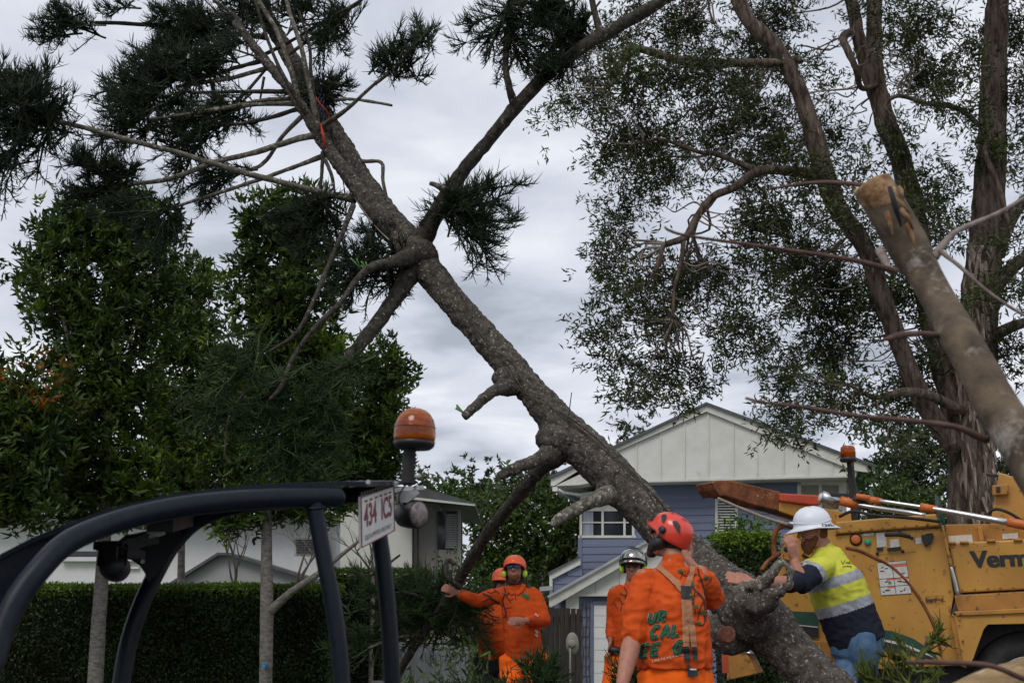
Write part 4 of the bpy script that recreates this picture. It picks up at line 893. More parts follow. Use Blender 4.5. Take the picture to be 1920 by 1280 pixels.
# ------------------------------------------------------------------ foreground machine
def machine():
    b = at(400, 1151, 3.0); root = empty('mini_loader', V(b.x, 3.0, 0), 'dark steel roll-over canopy of a mini loader in the left foreground', 'loader')
    def tb(pts, name, m='tube', n=20, k=8): q, r_ = pxtube(pts, k); return MB().loft(q, r_, n=n, dome=.35).build(name, M[m], root)
    tb([(-60, 1330, 2.45, 25), (-22, 1255, 2.47, 24.5), (0, 1192, 2.5, 24), (32, 1122, 2.53, 24), (78, 1062, 2.57, 23), (128, 1016, 2.62, 22), (205, 982, 2.7, 21), (300, 957, 2.78, 20.5), (400, 942, 2.85, 20), (500, 934.5, 2.93, 19.5), (590, 932, 3.0, 19), (630, 932, 3.03, 18.5), (636, 932, 3.035, 16)], 'front_tube')
    tb([(588, 935, 3.0, 16), (596, 985, 3.0, 15.5), (608, 1050, 3.0, 15.5), (622, 1120, 3.0, 16), (634, 1200, 3.0, 16), (642, 1290, 3.0, 16), (648, 1380, 3.0, 16)], 'rear_post')
    tb([(700, 940, 3.45, 15), (712, 1010, 3.45, 15.5), (722, 1090, 3.45, 16), (730, 1180, 3.45, 16), (736, 1290, 3.45, 16), (740, 1380, 3.45, 16)], 'rear_post')
    tb([(215, 1380, 3.3, 17), (226, 1290, 3.32, 17), (240, 1210, 3.34, 16.5), (262, 1140, 3.36, 16), (292, 1075, 3.4, 16), (325, 1020, 3.45, 15.5), (372, 975, 3.5, 15), (440, 950, 3.52, 15), (540, 938, 3.5, 15), (640, 930, 3.48, 15), (700, 926, 3.5, 14), (716, 926, 3.62, 12)], 'inner_tube')
    # roof sheet between the tubes, lying on top
    near = [(-80, 1130, 2.5), (0, 1049, 2.55), (60, 1018, 2.62), (120, 993, 2.68), (205, 963, 2.74), (300, 940, 2.8), (400, 925, 2.86), (500, 916, 2.93), (640, 911, 3.03), (688, 912, 3.08)]
    far = [(-40, 1160, 3.5), (10, 1075, 3.52), (70, 1050, 3.54), (140, 1018, 3.56), (225, 980, 3.58), (330, 950, 3.6), (430, 930, 3.6), (540, 915, 3.58), (680, 908, 3.55), (762, 908, 3.52)]
    mb = MB(); a = [at(*p_) for p_ in near]; c = [at(*p_) for p_ in far]; n = len(a); th = V(0, 0, .012)
    mb.add(a + c + [p_ + th for p_ in a] + [p_ + th for p_ in c],
           [(i, i + 1, n + i + 1, n + i) for i in range(n - 1)] + [(2 * n + i, 3 * n + i, 3 * n + i + 1, 2 * n + i + 1) for i in range(n - 1)] +
           [(i, 2 * n + i, 2 * n + i + 1, i + 1) for i in range(n - 1)] + [(n + i, n + i + 1, 3 * n + i + 1, 3 * n + i) for i in range(n - 1)] + [(0, n, 3 * n, 2 * n), (n - 1, 2 * n + n - 1, 3 * n + n - 1, 2 * n - 1)])
    mb.build('roof_sheet', M['tube'], root)
    # side skirt sheet at the lower left
    sk = MB(); sk.prism([at(-80, 1130, 2.56), at(0, 1052, 2.6), at(60, 1020, 2.66), at(118, 996, 2.72), at(30, 1080, 2.62), at(-5, 1180, 2.56), at(-80, 1290, 2.5)], V(0, .01, 0)); sk.build('side_skirt', M['tube'], root)
    # gusset with two bolt holes
    g = MB(); P2 = Pl((220, 3.36), (330, 3.4)); pprism(g, P2, [(205, 1030), (235, 1005), (330, 985), (345, 1005), (300, 1070), (278, 1092), (272, 1075), (262, 1060), (246, 1050), (228, 1046), (205, 1050)], .04, .012); g.build('gusset', M['tubein'], root)
    for x, y in ((252, 1043), (268, 1053)):
        m_ = MB(); m_.lathe(P2.p(x, y, .04), P2.n, [(.006, 0), (.006, .003), (.004, .004)], 12); m_.build('bolt', M['decal'], root)
    # underside cross beam and light tube
    m_ = MB(); m_.bar(at(300, 985, 2.9), at(345, 975, 3.5), .06, .03); m_.build('cross_beam', M['tubein'], root)
    q, r_ = pxtube([(232, 1016, 3.15, 3), (286, 996, 3.2, 3)], 3); MB().loft(q, r_, n=8).build('light_tube', M['zinc'], root)
    m_ = MB(); m_.box(at(292, 1000, 3.2), (.02, .015, .008), Matrix.Rotation(R(-20), 3, 'Y')); m_.build('light_clip', M['plate'], root)
    m_ = MB(); m_.bar(at(232, 1022, 3.17), at(290, 1008, 3.22), .05, .03); m_.build('light_housing', M['black'], root)
    # inner work light seen from behind
    c = at(208, 1062, 3.1); wl = MB(); wl.lathe(c + V(0, .03, 0), V(.1, -1, .1), [(.034, -.03), (.036, 0), (.035, .02), (.028, .045), (.014, .055)], 24); wl.build('work_light', M['black'], root)
    wb = MB(); wb.box(at(212, 1030, 3.12), (.025, .01, .022)); wb.bar(at(190, 1030, 3.12), at(186, 1060, 3.1), .012, .006); wb.bar(at(236, 1030, 3.12), at(232, 1060, 3.1), .012, .006); wb.bar(at(188, 1022, 3.12), at(260, 1040, 3.3), .04, .02); wb.build('light_bracket', M['tubein'], root)
    for k_ in range(5): f_ = MB(); f_.box(at(198 + k_ * 5, 1036, 3.08), (.0025, .006, .016)); f_.build('cooling_fin', M['black'], root)
    # rear bracket, number plate, lights
    m_ = MB(); q, r_ = pxtube([(745, 918, 3.62, 9), (790, 915, 3.65, 9)], 3); m_.bar(q[0], q[-1], .05, .012); m_.build('zinc_bracket', M['zinc'], root)
    m_ = MB(); m_.prism([at(742, 925, 3.6), at(782, 915, 3.6), at(786, 925, 3.6), at(764, 942, 3.6), at(744, 940, 3.6)], V(0, .02, 0)); m_.build('zinc_bracket', M['zinc'], root)
    for x, y in ((742, 908), (780, 915), (690, 908), (676, 906)): m_ = MB(); m_.lathe(at(x, y, 3.35), V(0, 0, 1), [(.007, -.004), (.007, .006), (.004, .008)], 6, smooth=False); m_.build('bolt', M['zinc'], root)
    A, B_, C_, D_ = at(673, 931, 3.12), at(736, 911, 3.52), at(738, 994, 3.52), at(675, 1028, 3.12)
    u = (B_ - A); u.z = 0; wd = u.length; u.normalize(); nn = V(u.y, -u.x, 0)
    if nn.dot(A - CP) > 0: nn = -nn
    up = V(0, 0, 1); h = ((A - D_).length + (B_ - C_).length) / 2; cen = (A + B_ + C_ + D_) / 4
    sl = (B_.z - A.z + C_.z - D_.z) / 2 / wd; u2 = (u + up * sl).normalized(); up2 = nn.cross(u2)
    if up2.z < 0: up2 = -up2
    rot = Matrix((u2, up2, u2.cross(up2))).transposed()
    pr = MB(); pr.box((0, 0, 0), (wd / 2, h / 2, .003)); vs = [rot @ Vector(v) + cen for v in pr.v]; pr.v = [tuple(v) for v in vs]; plo = pr.build('number_plate', M['plate'], root)
    bd = MB()
    for x0, y0, x1, y1 in ((-1, -1, 1, -.965), (-1, .965, 1, 1), (-1, -1, -.985, 1), (.985, -1, 1, 1)): bd.box(((x0 + x1) / 2 * wd / 2, (y0 + y1) / 2 * h / 2, .0045), ((x1 - x0) / 4 * wd, (y1 - y0) / 4 * h, .001))
    bd.v = [tuple(rot @ Vector(v) + cen) for v in bd.v]; bd.build('plate_border', M['maroon'], plo)
    def txt(s, m, cx_, cy_, wdt, hgt, off, parent, name, fat=0, R3=rot, C3=cen):
        cu = bpy.data.curves.new(name, 'FONT'); cu.body = s; cu.align_x = 'CENTER'; cu.align_y = 'CENTER'; cu.offset = fat; cu.extrude = .0
        to = bpy.data.objects.new(name, cu); COL.objects.link(to); dg = bpy.context.evaluated_depsgraph_get(); me = bpy.data.meshes.new_from_object(to.evaluated_get(dg)); bpy.data.objects.remove(to)
        co_ = np.array([tuple(v.co) for v in me.vertices]); lo, hi = co_.min(0), co_.max(0); sx = wdt / (hi[0] - lo[0]); sy = hgt / (hi[1] - lo[1]); mid = (lo + hi) / 2; O = org(parent)
        for v in me.vertices:
            q_ = R3 @ V((v.co.x - mid[0]) * sx + cx_, (v.co.y - mid[1]) * sy + cy_, off) + C3 - O; v.co = q_
        me.materials.clear(); return link(name, me, m, parent)
    machine.txt = txt
    txt('434  IC5', M['maroon'], 0, .012, wd * .84, h * .47, .0042, plo, 'plate_number', .02)
    txt('QLD-LIMITED USE ONLY', M['ink'], 0, -h * .35, wd * .80, h * .11, .0042, plo, 'plate_text')
    txt('JAN   FEB   MAR   APR   MAY   JUN', M['maroon'], 0, h * .40, wd * .8, h * .045, .0042, plo, 'plate_months') if False else None
    for k_ in range(6): m_ = MB(); m_.box((-wd * .36 + k_ * wd * .145, h * .385, .0045), (wd * .035, h * .018, .0008)); m_.v = [tuple(rot @ Vector(v) + cen) for v in m_.v]; m_.build('plate_tick', M['maroon'], plo)
    for k_ in range(12): m_ = MB(); m_.box((-wd * .42 + k_ * wd * .077, h * .53, -.004), (wd * .02, h * .045, .003)); m_.v = [tuple(rot @ Vector(v) + cen) for v in m_.v]; m_.build('grip_tooth', M['black'], plo)
    # rear lamp
    c = at(778, 964, 3.62); ax = V(.75, -.62, -.05); tl = MB(); tl.lathe(c, ax, [(.018, -.06), (.036, -.05), (.041, -.02), (.041, .012), (.038, .016)], 24); tl.build('rear_lamp', M['black'], root)
    t2 = MB(); t2.lathe(c + ax.normalized() * .012, ax, [(.036, 0), (.036, .006), (.02, .01)], 24); t2.build('lamp_lens', mat('lamp_lens', (.30, .24, .24), .25, (.12, .10, .10), 60, 2), root)
    # beacon
    rb = empty('beacon', at(768, 905, 3.32), 'amber rotating beacon on a ribbed black stem, on top of the loader canopy', 'beacon light')
    axb = V(.03, 0, 1); k = 3.32 / F; cb = at(776, 843, 3.32)
    dm = MB(); dm.lathe(cb, axb, [(.0545, .022), (.0572, .032), (.0575, .05), (.0555, .068), (.0505, .084), (.042, .098), (.030, .108), (.016, .1135), (.002, .115)], 36); dm.build('dome', M['amber'], rb)
    dm = MB(); dm.lathe(cb, axb, [(.0562, .058), (.0572, .060), (.0572, .063), (.0562, .065)], 36); dm.build('lens_rib', M['amber'], rb)
    dm = MB(); dm.lathe(cb, axb, [(.02, .0), (.045, .002), (.053, .008), (.056, .014), (.0575, .022), (.055, .023)], 32); dm.build('base', M['black'], rb)
    dm = MB(); dm.box(cb + V(0, .0, .06), (.033, .012, .022)); dm.build('reflector', M['amberin'], rb)
    prof = [(.016, -.095)]; 
    for k_ in range(8): prof += [(.021, -.09 + k_ * .011), (.0165, -.0845 + k_ * .011)]
    prof += [(.02, .002), (.04, .006)]
    dm = MB(); dm.lathe(cb + V(-.011, 0, 0), V(.06, 0, 1), prof, 20); dm.build('stem', M['rubber'], rb)
    dm = MB(); dm.lathe(at(784, 893, 3.29), V(0, -1, 0), [(.009, 0), (.009, .012), (.006, .014)], 14); dm.build('wing_bolt', M['zinc'], rb)
    q_, r_ = pxtube([(768, 902, 3.34, 1.6), (758, 912, 3.36, 1.6), (748, 930, 3.45, 1.6), (752, 948, 3.55, 1.6), (764, 955, 3.58, 1.6)], 5); MB().loft(q_, r_, n=7).build('cable', M['black'], root)
    q_, r_ = pxtube([(226, 1024, 3.1, 1.5), (246, 1030, 3.15, 1.5), (270, 1022, 3.25, 1.5), (300, 1000, 3.3, 1.5), (340, 985, 3.4, 1.5)], 5); MB().loft(q_, r_, n=7).build('cable', M['black'], root)
    wr_ = [at(588 + 19 * math.cos(a_ / 16 * 2 * math.pi), 948 + 5 * math.sin(a_ / 16 * 2 * math.pi), 3.0 - .02 * math.sin(a_ / 16 * 2 * math.pi)) for a_ in range(17)]; MB().loft(wr_, [.004] * 17, n=6, cap=False, nz=.3, nf=200).build('weld_bead', M['tube'], root)
    for x, y in ((690, 903), (600, 908), (500, 913), (400, 922)): m_ = MB(); m_.lathe(at(x, y + 4, 3.05), V(0, 0, 1), [(.006, 0), (.006, .008), (.003, .01)], 6, smooth=False); m_.build('bolt', M['zinc'], root)
    # grey domed cap at the bottom, and the body out of the frame
    c = at(708, 1283, 3.25); m_ = MB(); m_.lathe(c - V(0, 0, .05), V(0, 0, 1), [(.03, 0), (.029, .03), (.024, .05), (.012, .06)], 20); m_.build('seat_top', mat('grey_cap', (.09, .085, .085), .6), root)
    m_ = MB(); m_.prism([V(-1.9, 2.5, .35), V(-.45, 3.0, .35), V(-.45, 3.6, .35), V(-1.9, 3.5, .35)], V(0, 0, .55)); m_.build('body', M['tube'], root, bevel=.03)
    for x, y in ((-1.7, 2.5), (-.75, 2.75), (-1.7, 3.5), (-.75, 3.5)): m_ = MB(); m_.lathe(V(x, y - .1, .3), V(0, 1, 0), [(.15, 0), (.28, .01), (.3, .05), (.3, .17), (.28, .2), (.15, .21)], 28); m_.build('wheel', M['rubber'], root)
machine()
txt = machine.txt

# ------------------------------------------------------------------ wood chipper
def chipper():
    S = Pl((1540, 9.45), (1920, 8.95)); bb = S.p(1700, 1151); root = empty('wood_chipper', V(bb.x, bb.y, 0), 'yellow towed wood chipper with rusty feed boom, warning labels and black lettering', 'wood chipper')
    def P(poly, name, m='chip', off=0, dp=.05, bev=.006, parent=root): return pprism(MB(), S, poly, off, dp).build(name, M[m], parent, bevel=bev)
    P([(1470, 1000), (1566, 990), (1762, 972), (1771, 1000), (1789, 1115), (1782, 1150), (1811, 1246), (1655, 1254), (1560, 1240), (1500, 1255), (1455, 1170), (1455, 1100)], 'side_panel', 'chip', 0, .9)
    P([(1567, 978), (1757, 963), (1763, 986), (1567, 1001)], 'top_lip', 'chip', .035, .95, .012)
    P([(1771, 980), (1925, 978), (1925, 1020), (1775, 1026)], 'recessed_panel', 'chipd', -.16, .5)
    P([(1777, 1002), (1822, 999), (1824, 1014), (1779, 1018)], 'warning_label', 'decal', -.155, .004, 0)
    P([(1880, 998), (1910, 996), (1910, 1006), (1880, 1008)], 'warning_label', 'decal', -.155, .004, 0)
    P([(1832, 984), (1842, 984), (1846, 1018), (1837, 1018)], 'latch_strip', 'chipd', -.12, .03)
    P([(1779, 1017), (2100, 1003), (2100, 1095), (1800, 1111)], 'engine_cover', 'chip', .01, .8, .012)
    P([(1789, 1116), (2100, 1098), (2100, 1136), (1797, 1146)], 'fender_ledge', 'chipd', .03, .7)
    P([(1789, 1146), (2100, 1132), (2100, 1142), (1795, 1154)], 'fender_lip', 'chipd', .16, .2)
    fd = [(1790, 1153), (2100, 1140), (2100, 1165), (1852, 1170), (1845, 1178), (1820, 1246), (1806, 1240)]
    P(fd, 'fender', 'chip', .14, .03, .004)
    P([(1781, 1153), (1792, 1153), (1810, 1242), (1812, 1250), (1800, 1246)], 'fender_side', 'chipd', .12, .22, .003)
    P([(1640, 1252), (2100, 1238), (2100, 1330), (1640, 1330)], 'chassis', 'rubber', -.1, .7)
    P([(1822, 1245), (1846, 1176), (1854, 1170), (2100, 1165), (2100, 1262), (1822, 1262)], 'wheel_well', 'rubber', -.06, .5)
    # wheel
    c = S.p(1932, 1292, -.02); wl = MB(); wl.lathe(c, S.n, [(.20, -.2), (.36, -.19), (.40, -.15), (.405, -.04), (.385, .0), (.30, .03), (.235, .02), (.22, .0)], 48); wh = wl.build('wheel', M['rubber'], root)
    wl = MB(); wl.lathe(c, S.n, [(.222, .0), (.228, .012), (.218, .014), (.21, -.02)], 48); wl.build('rim_edge', M['zinc'], wh)
    wl = MB(); wl.lathe(c, S.n, [(.215, -.03), (.12, -.02), (.07, .03), (.0, .035)], 40); wl.build('rim', M['decal'], wh)
    tr = MB()
    for k in range(40):
        a = k / 40 * 2 * math.pi; d_ = S.u * math.cos(a) + V(0, 0, 1) * math.sin(a); tt = -S.u * math.sin(a) + V(0, 0, 1) * math.cos(a); tr.bar(c + d_ * .408 - S.n * .05, c + d_ * .408 - S.n * .15, .02, .035, up=tt)
    tr.build('tread', M['rubber'], wh, kind='stuff')
    # discharge chute
    P([(1857, 978), (1874, 878), (1960, 905), (1990, 990)], 'discharge_chute', 'chip', -.25, .35, .012)
    P([(1860, 905), (1892, 902), (1892, 922), (1862, 924)], 'chute_latch', 'chipd', -.18, .08, .008)
    P([(1868, 908), (1876, 908), (1876, 918), (1868, 918)], 'latch_bolt', 'black', -.17, .02, 0)
    P([(1848, 882), (1872, 884), (1871, 890), (1850, 888)], 'chute_handle', 'black', -.15, .05, .004)
    # infeed side
    P([(1455, 1105), (1545, 1098), (1545, 1148), (1455, 1150)], 'infeed_side', 'chip', .02, .04)
    P([(1452, 1144), (1535, 1147), (1535, 1176), (1460, 1168)], 'green_stripe', 'green', .03, .012, 0)
    P([(1460, 1168), (1535, 1176), (1535, 1195), (1470, 1192)], 'black_stripe', 'rubber', .034, .014, 0)
    P([(1462, 1166.5), (1535, 1174), (1535, 1176), (1463, 1168.5)], 'white_line', 'decal', .04, .008, 0)
    P([(1500, 1198), (1560, 1202), (1560, 1248), (1505, 1242)], 'infeed_lower', 'chipd', .03, .04)
    P([(1512, 1210), (1538, 1210), (1540, 1240), (1520, 1238)], 'side_label', 'decal', .034, .004, 0)
    P([(1468, 1020), (1508, 1008), (1510, 1035), (1508, 1060), (1472, 1048)], 'hydraulic_block', 'chipd', .1, .2)
    for x, y in ((1478, 1030), (1490, 1022)): m_ = MB(); m_.lathe(S.p(x, y, .10), S.n, [(.02, 0), (.02, .005), (.01, .006)], 14); m_.build('port_hole', M['black'], root)
    q = [(1500, 990, 9.1, 5), (1470, 985, 9.1, 5), (1454, 996, 9.1, 5), (1451, 1020, 9.1, 5), (1452, 1045, 9.1, 5)]
    a_, r_ = pxtube(q, 4); MB().loft(a_, r_, n=10).build('control_bar', M['rust'], root)
    a_, r_ = pxtube([(1462, 1036, 9.1, 4), (1440, 1052, 9.05, 4), (1428, 1068, 9.0, 4)], 4); MB().loft(a_, r_, n=10).build('control_handle', M['rust'], root)
    P([(1352, 1215), (1366, 1212), (1368, 1262), (1354, 1262)], 'red_guard', 'redp', .0, .1)
    P([(1366, 1226), (1400, 1222), (1420, 1262), (1362, 1275)], 'feed_table', 'chipd', .0, .3)
    P([(1372, 1215), (1408, 1222), (1408, 1226), (1372, 1222)], 'feed_table_edge', 'zinc', .01, .3)
    # curved rusty seam
    arc = [(1586, 1026), (1612, 1032), (1640, 1045), (1668, 1060), (1692, 1080), (1712, 1104), (1730, 1130), (1745, 1158), (1756, 1186), (1763, 1218)]
    pts = [S.p(x, y, .006) for x, y, in arc]; m_ = MB(); m_.loft(spline([tuple(p_) for p_ in pts], 4), [(.011, .006)] * 37, side=S.n.cross(V(0, 0, 1)), n=6); m_.build('curved_strip', M['rust'], root)
    P([(1655, 1180), (1672, 1182), (1712, 1196), (1752, 1222), (1758, 1234), (1715, 1222), (1655, 1204)], 'green_stripe', 'green', .006, .006, 0)
    P([(1650, 1196), (1690, 1204), (1735, 1222), (1752, 1232), (1735, 1226), (1690, 1209), (1650, 1200)], 'white_line', 'decal', .010, .006, 0)
    P([(1650, 1200), (1690, 1209), (1735, 1226), (1752, 1236), (1700, 1226), (1650, 1216)], 'black_stripe', 'rubber', .008, .006, 0)
    # controls
    def rnd(x, y, r, d, m, name, h=0.01): m_ = MB(); m_.lathe(S.p(x, y, 0), S.n, [(r, -.005), (r, h), (r * .8, h + .006), (r * .3, h + .009)], 24); return m_.build(name, M[m], root)
    rnd(1605, 1011, .046, 0, 'black', 'reflector_surround'); rnd(1605, 1011, .036, 0, 'orp', 'amber_reflector', .016); rnd(1627, 1016, .024, 0, 'gbtn', 'green_button', .02)
    P([(1618, 999), (1638, 997), (1638, 1003), (1618, 1005)], 'small_label', 'decal', .004, .004, 0)
    P([(1643, 1000), (1661, 998), (1663, 1024), (1645, 1026)], 'small_label', 'decal', .006, .006, 0)
    P([(1641, 996), (1716, 990), (1718, 1034), (1643, 1040)], 'access_door', 'chip', .004, .01, .002)
    P([(1643, 999), (1660, 998), (1662, 1024), (1645, 1025)], 'small_label', 'decal', .008, .004, 0)
    P([(1668, 1011), (1685, 1009), (1687, 1026), (1670, 1028)], 'small_label', 'decal', .008, .004, 0)
    P([(1644, 1026), (1656, 1025), (1656, 1031), (1644, 1032)], 'latch_base', 'black', .02, .016, .002)
    m_ = MB(); q, r_ = pxtube([(1660, 1002, 9.15, 4), (1685, 1001, 9.1, 4.5), (1706, 1006, 9.12, 4)], 3); m_.loft(q, r_, n=8); m_.build('door_handle', M['rubber'], root)
    m_ = MB(); pbar(m_, S, (1664, 1030), (1690, 1027), .022, .03, .02); m_.build('lock_bar', M['black'], root)
    for x, y in ((1645, 1037), (1693, 1033), (1710, 1008), (1656, 991), (1687, 997)): m_ = MB(); m_.lathe(S.p(x, y, .004), S.n, [(.012, 0), (.012, .008), (.006, .01)], 8); m_.build('bolt', M['zinc'] if y == 991 else M['black'], root)
    P([(1713, 1009), (1728, 1007), (1728, 1018), (1714, 1020)], 'small_label', 'decal', .004, .004, 0)
    P([(1727, 1004), (1738, 1000), (1749, 999), (1751, 1004), (1746, 1018), (1735, 1025), (1731, 1016)], 'cable_guard', 'black', .03, .03, .004)
    P([(1700, 1022), (1708, 1022), (1708, 1026), (1700, 1026)], 'slot', 'black', .003, .003, 0)
    # safety label sheet: grid of panels
    lb = P([(1644, 1055), (1699, 1050), (1709, 1112), (1652, 1116)], 'safety_sheet', 'ink', .004, .004, 0)
    def gl(u0, v0, u1, v1, m):
        def q(u, v): return ((1644 + (1699 - 1644) * u) * (1 - v) + (1652 + (1709 - 1652) * u) * v, (1055 - 5 * u) * (1 - v) + (1116 - 4 * u) * v)
        P([q(u0, v0), q(u1, v0), q(u1, v1), q(u0, v1)], 'label_panel', m, .007, .003, 0, parent=lb)
    gl(.01, .01, .99, .08, 'decal')
    for (a, b, c_, d) in ((.01, .09, .49, .49), (.51, .17, .99, .49), (.01, .51, .49, .73), (.51, .51, .99, .73), (.01, .75, .49, .99), (.51, .75, .99, .99)): gl(a, b, c_, d, 'decal')
    gl(.51, .09, .99, .16, 'decalo')
    for (a, b, c_, d) in ((.25, .51, .49, .55), (.51, .51, .75, .55), (.25, .75, .49, .79), (.76, .51, .99, .55)): 
        def q(u, v): return ((1644 + 55 * u) * (1 - v) + (1652 + 57 * u) * v, (1055 - 5 * u) * (1 - v) + (1116 - 4 * u) * v)
        P([q(a, b), q(c_, b), q(c_, d), q(a, d)], 'label_panel', 'decalo', .0085, .001, 0, parent=lb)
    r = random.Random(4)
    for (a, b, c_, d) in ((.01, .09, .49, .49), (.51, .17, .99, .49), (.01, .55, .49, .73), (.51, .55, .99, .73), (.01, .79, .49, .99), (.51, .79, .99, .99)):
        m_ = MB()
        def q(u, v): return ((1644 + 55 * u) * (1 - v) + (1652 + 57 * u) * v, (1055 - 5 * u) * (1 - v) + (1116 - 4 * u) * v)
        for s_ in range(3):
            u = r.uniform(a + .05, c_ - .18); v = r.uniform(b + .04, d - .06)
            pbar(m_, S, q(u, v), q(u + r.uniform(.04, .15), v + r.uniform(-.03, .03)), .006, .0095, .001)
        m_.build('pictogram', M['ink'], lb, kind='stuff')
    # stay bar of the cover, green flap
    m_ = MB(); q, r_ = pxtube([(1768, 985, 9.0, 3.5), (1776, 1030, 9.0, 3.5), (1784, 1062, 9.0, 3.5)], 4); m_.loft(q, r_, n=8); m_.build('gas_strut', M['chipd'], root)
    m_ = MB(); q, r_ = pxtube([(1783, 1060, 9.0, 3), (1790, 1088, 9.0, 4), (1796, 1114, 9.0, 4)], 4); m_.loft(q, r_, n=8); m_.build('strut_rod', M['alu'], root)
    m_ = MB(); m_.prism([at(1755, 925, 9.15), at(1763, 936, 9.0), at(1772, 975, 8.98), at(1774, 998, 8.98), at(1767, 996, 9.0), at(1756, 960, 9.1)], V(.0, .03, 0)); m_.build('green_bracket', M['green'], root, bevel=.004)
    # feed boom: rusty arm
    Bm = Pl((1330, 9.3), (1620, 9.9))
    def Q(poly, name, m, off=0, dp=.12, bev=.008): return pprism(MB(), Bm, poly, off, dp).build(name, M[m], root, bevel=bev)
    Q([(1346, 900), (1372, 901), (1402, 908), (1462, 922), (1458, 958), (1400, 944), (1372, 934), (1346, 928), (1336, 912)], 'boom_tip', 'rust', .02, .18, .012)
    Q([(1329, 905), (1340, 902), (1352, 926), (1344, 931), (1334, 918)], 'boom_end_plate', 'rust', .05, .24, .006)
    Q([(1456, 925), (1534, 929), (1534, 946), (1520, 948), (1470, 942), (1456, 940)], 'boom_cover', 'redp', .05, .2, .012)
    Q([(1458, 940), (1500, 946), (1540, 952), (1606, 966), (1606, 980), (1560, 985), (1500, 972), (1458, 958)], 'boom_arm', 'chip', .02, .18, .006)
    Q([(1400, 934), (1458, 948), (1500, 962), (1500, 972), (1440, 955), (1398, 941)], 'boom_painted_shade', 'rubber', .0, .1, 0)  # near-black strip standing in for the shade along the boom's underside
    a_, r_ = pxtube([(1346, 934, 9.2, 3), (1395, 955, 9.15, 3), (1440, 972, 9.1, 3), (1482, 984, 9.05, 3.5)], 5); ro = MB().loft(a_, r_, n=8, nz=.25, nf=60).build('winch_rope', M['rope'], root)
    a_, r_ = pxtube([(1478, 982, 9.04, 5), (1495, 984, 9.02, 7), (1510, 988, 9.0, 6)], 4); MB().loft(a_, r_, n=10, nz=.3, nf=40).build('rope_hook', M['zinc'], root)
    # upright post with beacon
    a_, r_ = pxtube([(1606, 985, 9.55, 9), (1600, 930, 9.55, 8), (1594, 866, 9.55, 7)], 4); MB().loft(a_, r_, n=4).build('beacon_post', M['rubber'], root, bevel=.004)
    kb = empty('beacon', at(1594, 866, 9.5), 'small orange beacon on the black post of the wood chipper', 'beacon light'); c = at(1591, 866, 9.5)
    MB().lathe(c, V(0, 0, 1), [(.055, 0), (.066, .01), (.066, .03), (.062, .034)], 24).build('base', M['black'], kb)
    MB().lathe(c, V(0, 0, 1), [(.057, .034), (.057, .105), (.05, .122), (.04, .126), (.0, .127)], 24).build('dome', M['amber'], kb)
    m_ = MB(); m_.box(c + V(0, 0, .075), (.03, .01, .03), Matrix.Rotation(R(30), 3, 'Y')); m_.build('reflector', M['amberin'], kb)
    # Lettering
    u = S.u; rot3 = Matrix((u, V(0, 0, 1), S.n)).transposed()
    # slope of the sign line
    A = S.p(1822, 1044); B_ = S.p(1918, 1040); u2 = (B_ - A).normalized(); upv = S.n.cross(u2); upv = upv if upv.z > 0 else -upv; rotL = Matrix((u2, upv, S.n)).transposed()
    k = (S.p(1920, 1042) - S.p(1820, 1042)).length / 100
    full = 100 / 97 * 172 * k
    for kk in range(4): txt('Vermeer', M['ink'], 0, 0, full, .122, .0142 + kk * .0004, root, 'lettering', .018, rotL, S.p(1822 + 172 / 2 + (kk - 1.5) * 1.0, 1047 - 2))
    txt('SmartFeed', M['ink'], 0, 0, 34 * k, .034, .006, root, 'lettering', .04, rotL, S.p(1752, 1124))
    txt('1500', M['ink'], 0, 0, 14 * k, .02, .006, root, 'lettering', .0, rotL, S.p(1742, 1118)) if False else None
    P([(1735, 1116), (1770, 1115), (1770, 1131), (1736, 1131)], 'feed_label', 'chipd', .003, .003, 0)
    for x, y in [(1572 + i * 21, 1008 - i * 1.75 - 12) for i in range(9)] + [(1780 + i * 24, 1106 - i * 1.2) for i in range(6)] + [(1786, 1024), (1790, 1060), (1794, 1096), (1806, 1200), (1800, 1160), (1640, 1248), (1700, 1250), (1760, 1248), (1576, 1060), (1576, 1120), (1576, 1200)]:
        m_ = MB(); m_.lathe(S.p(x, y, .036 if y < 1000 else (.012 if x > 1775 and y < 1112 else .002 if x < 1775 else .15)), S.n, [(.009, 0), (.009, .005), (.005, .007)], 6, smooth=False); m_.build('bolt', M['chipd'], root)
    for (x0, y0, x1, y1) in ((1771, 1000, 1789, 1116), (1567, 1003, 1771, 988), (1655, 1180, 1655, 1250)):
        m_ = MB(); pbar(m_, S, (x0, y0), (x1, y1), .006, .006, .008); m_.build('panel_seam', M['rubber'], root)
    for pts in ([(1574, 968, 9.3, 3), (1600, 958, 9.2, 3), (1640, 966, 9.15, 3), (1700, 970, 9.1, 3), (1768, 978, 9.05, 3)], [(1846, 975, 9.1, 3), (1862, 955, 9.05, 3), (1890, 960, 9, 3), (1930, 985, 9, 3)], [(1505, 1040, 9.1, 3), (1525, 1050, 9.15, 3), (1545, 1046, 9.2, 3)], [(1606, 985, 9.4, 2), (1612, 950, 9.4, 2), (1602, 900, 9.45, 2), (1597, 868, 9.45, 2)]):
        q_, r_ = pxtube(pts, 5); MB().loft(q_, r_, n=8).build('hose', M['rubber'], root)
    for (x0, y0) in ((1776, 1018), (1800, 1017), (1850, 1014), (1900, 1012)):
        m_ = MB(); m_.lathe(S.p(x0, y0, .02), S.u, [(.011, 0), (.011, .06)], 10); m_.build('hinge', M['chipd'], root)
    # far side: rear hood so it has depth
    P([(1600, 985), (1760, 970), (1770, 1000), (1600, 1010)], 'hood_back', 'chip', -.8, .3)
    return S
S_ = chipper()
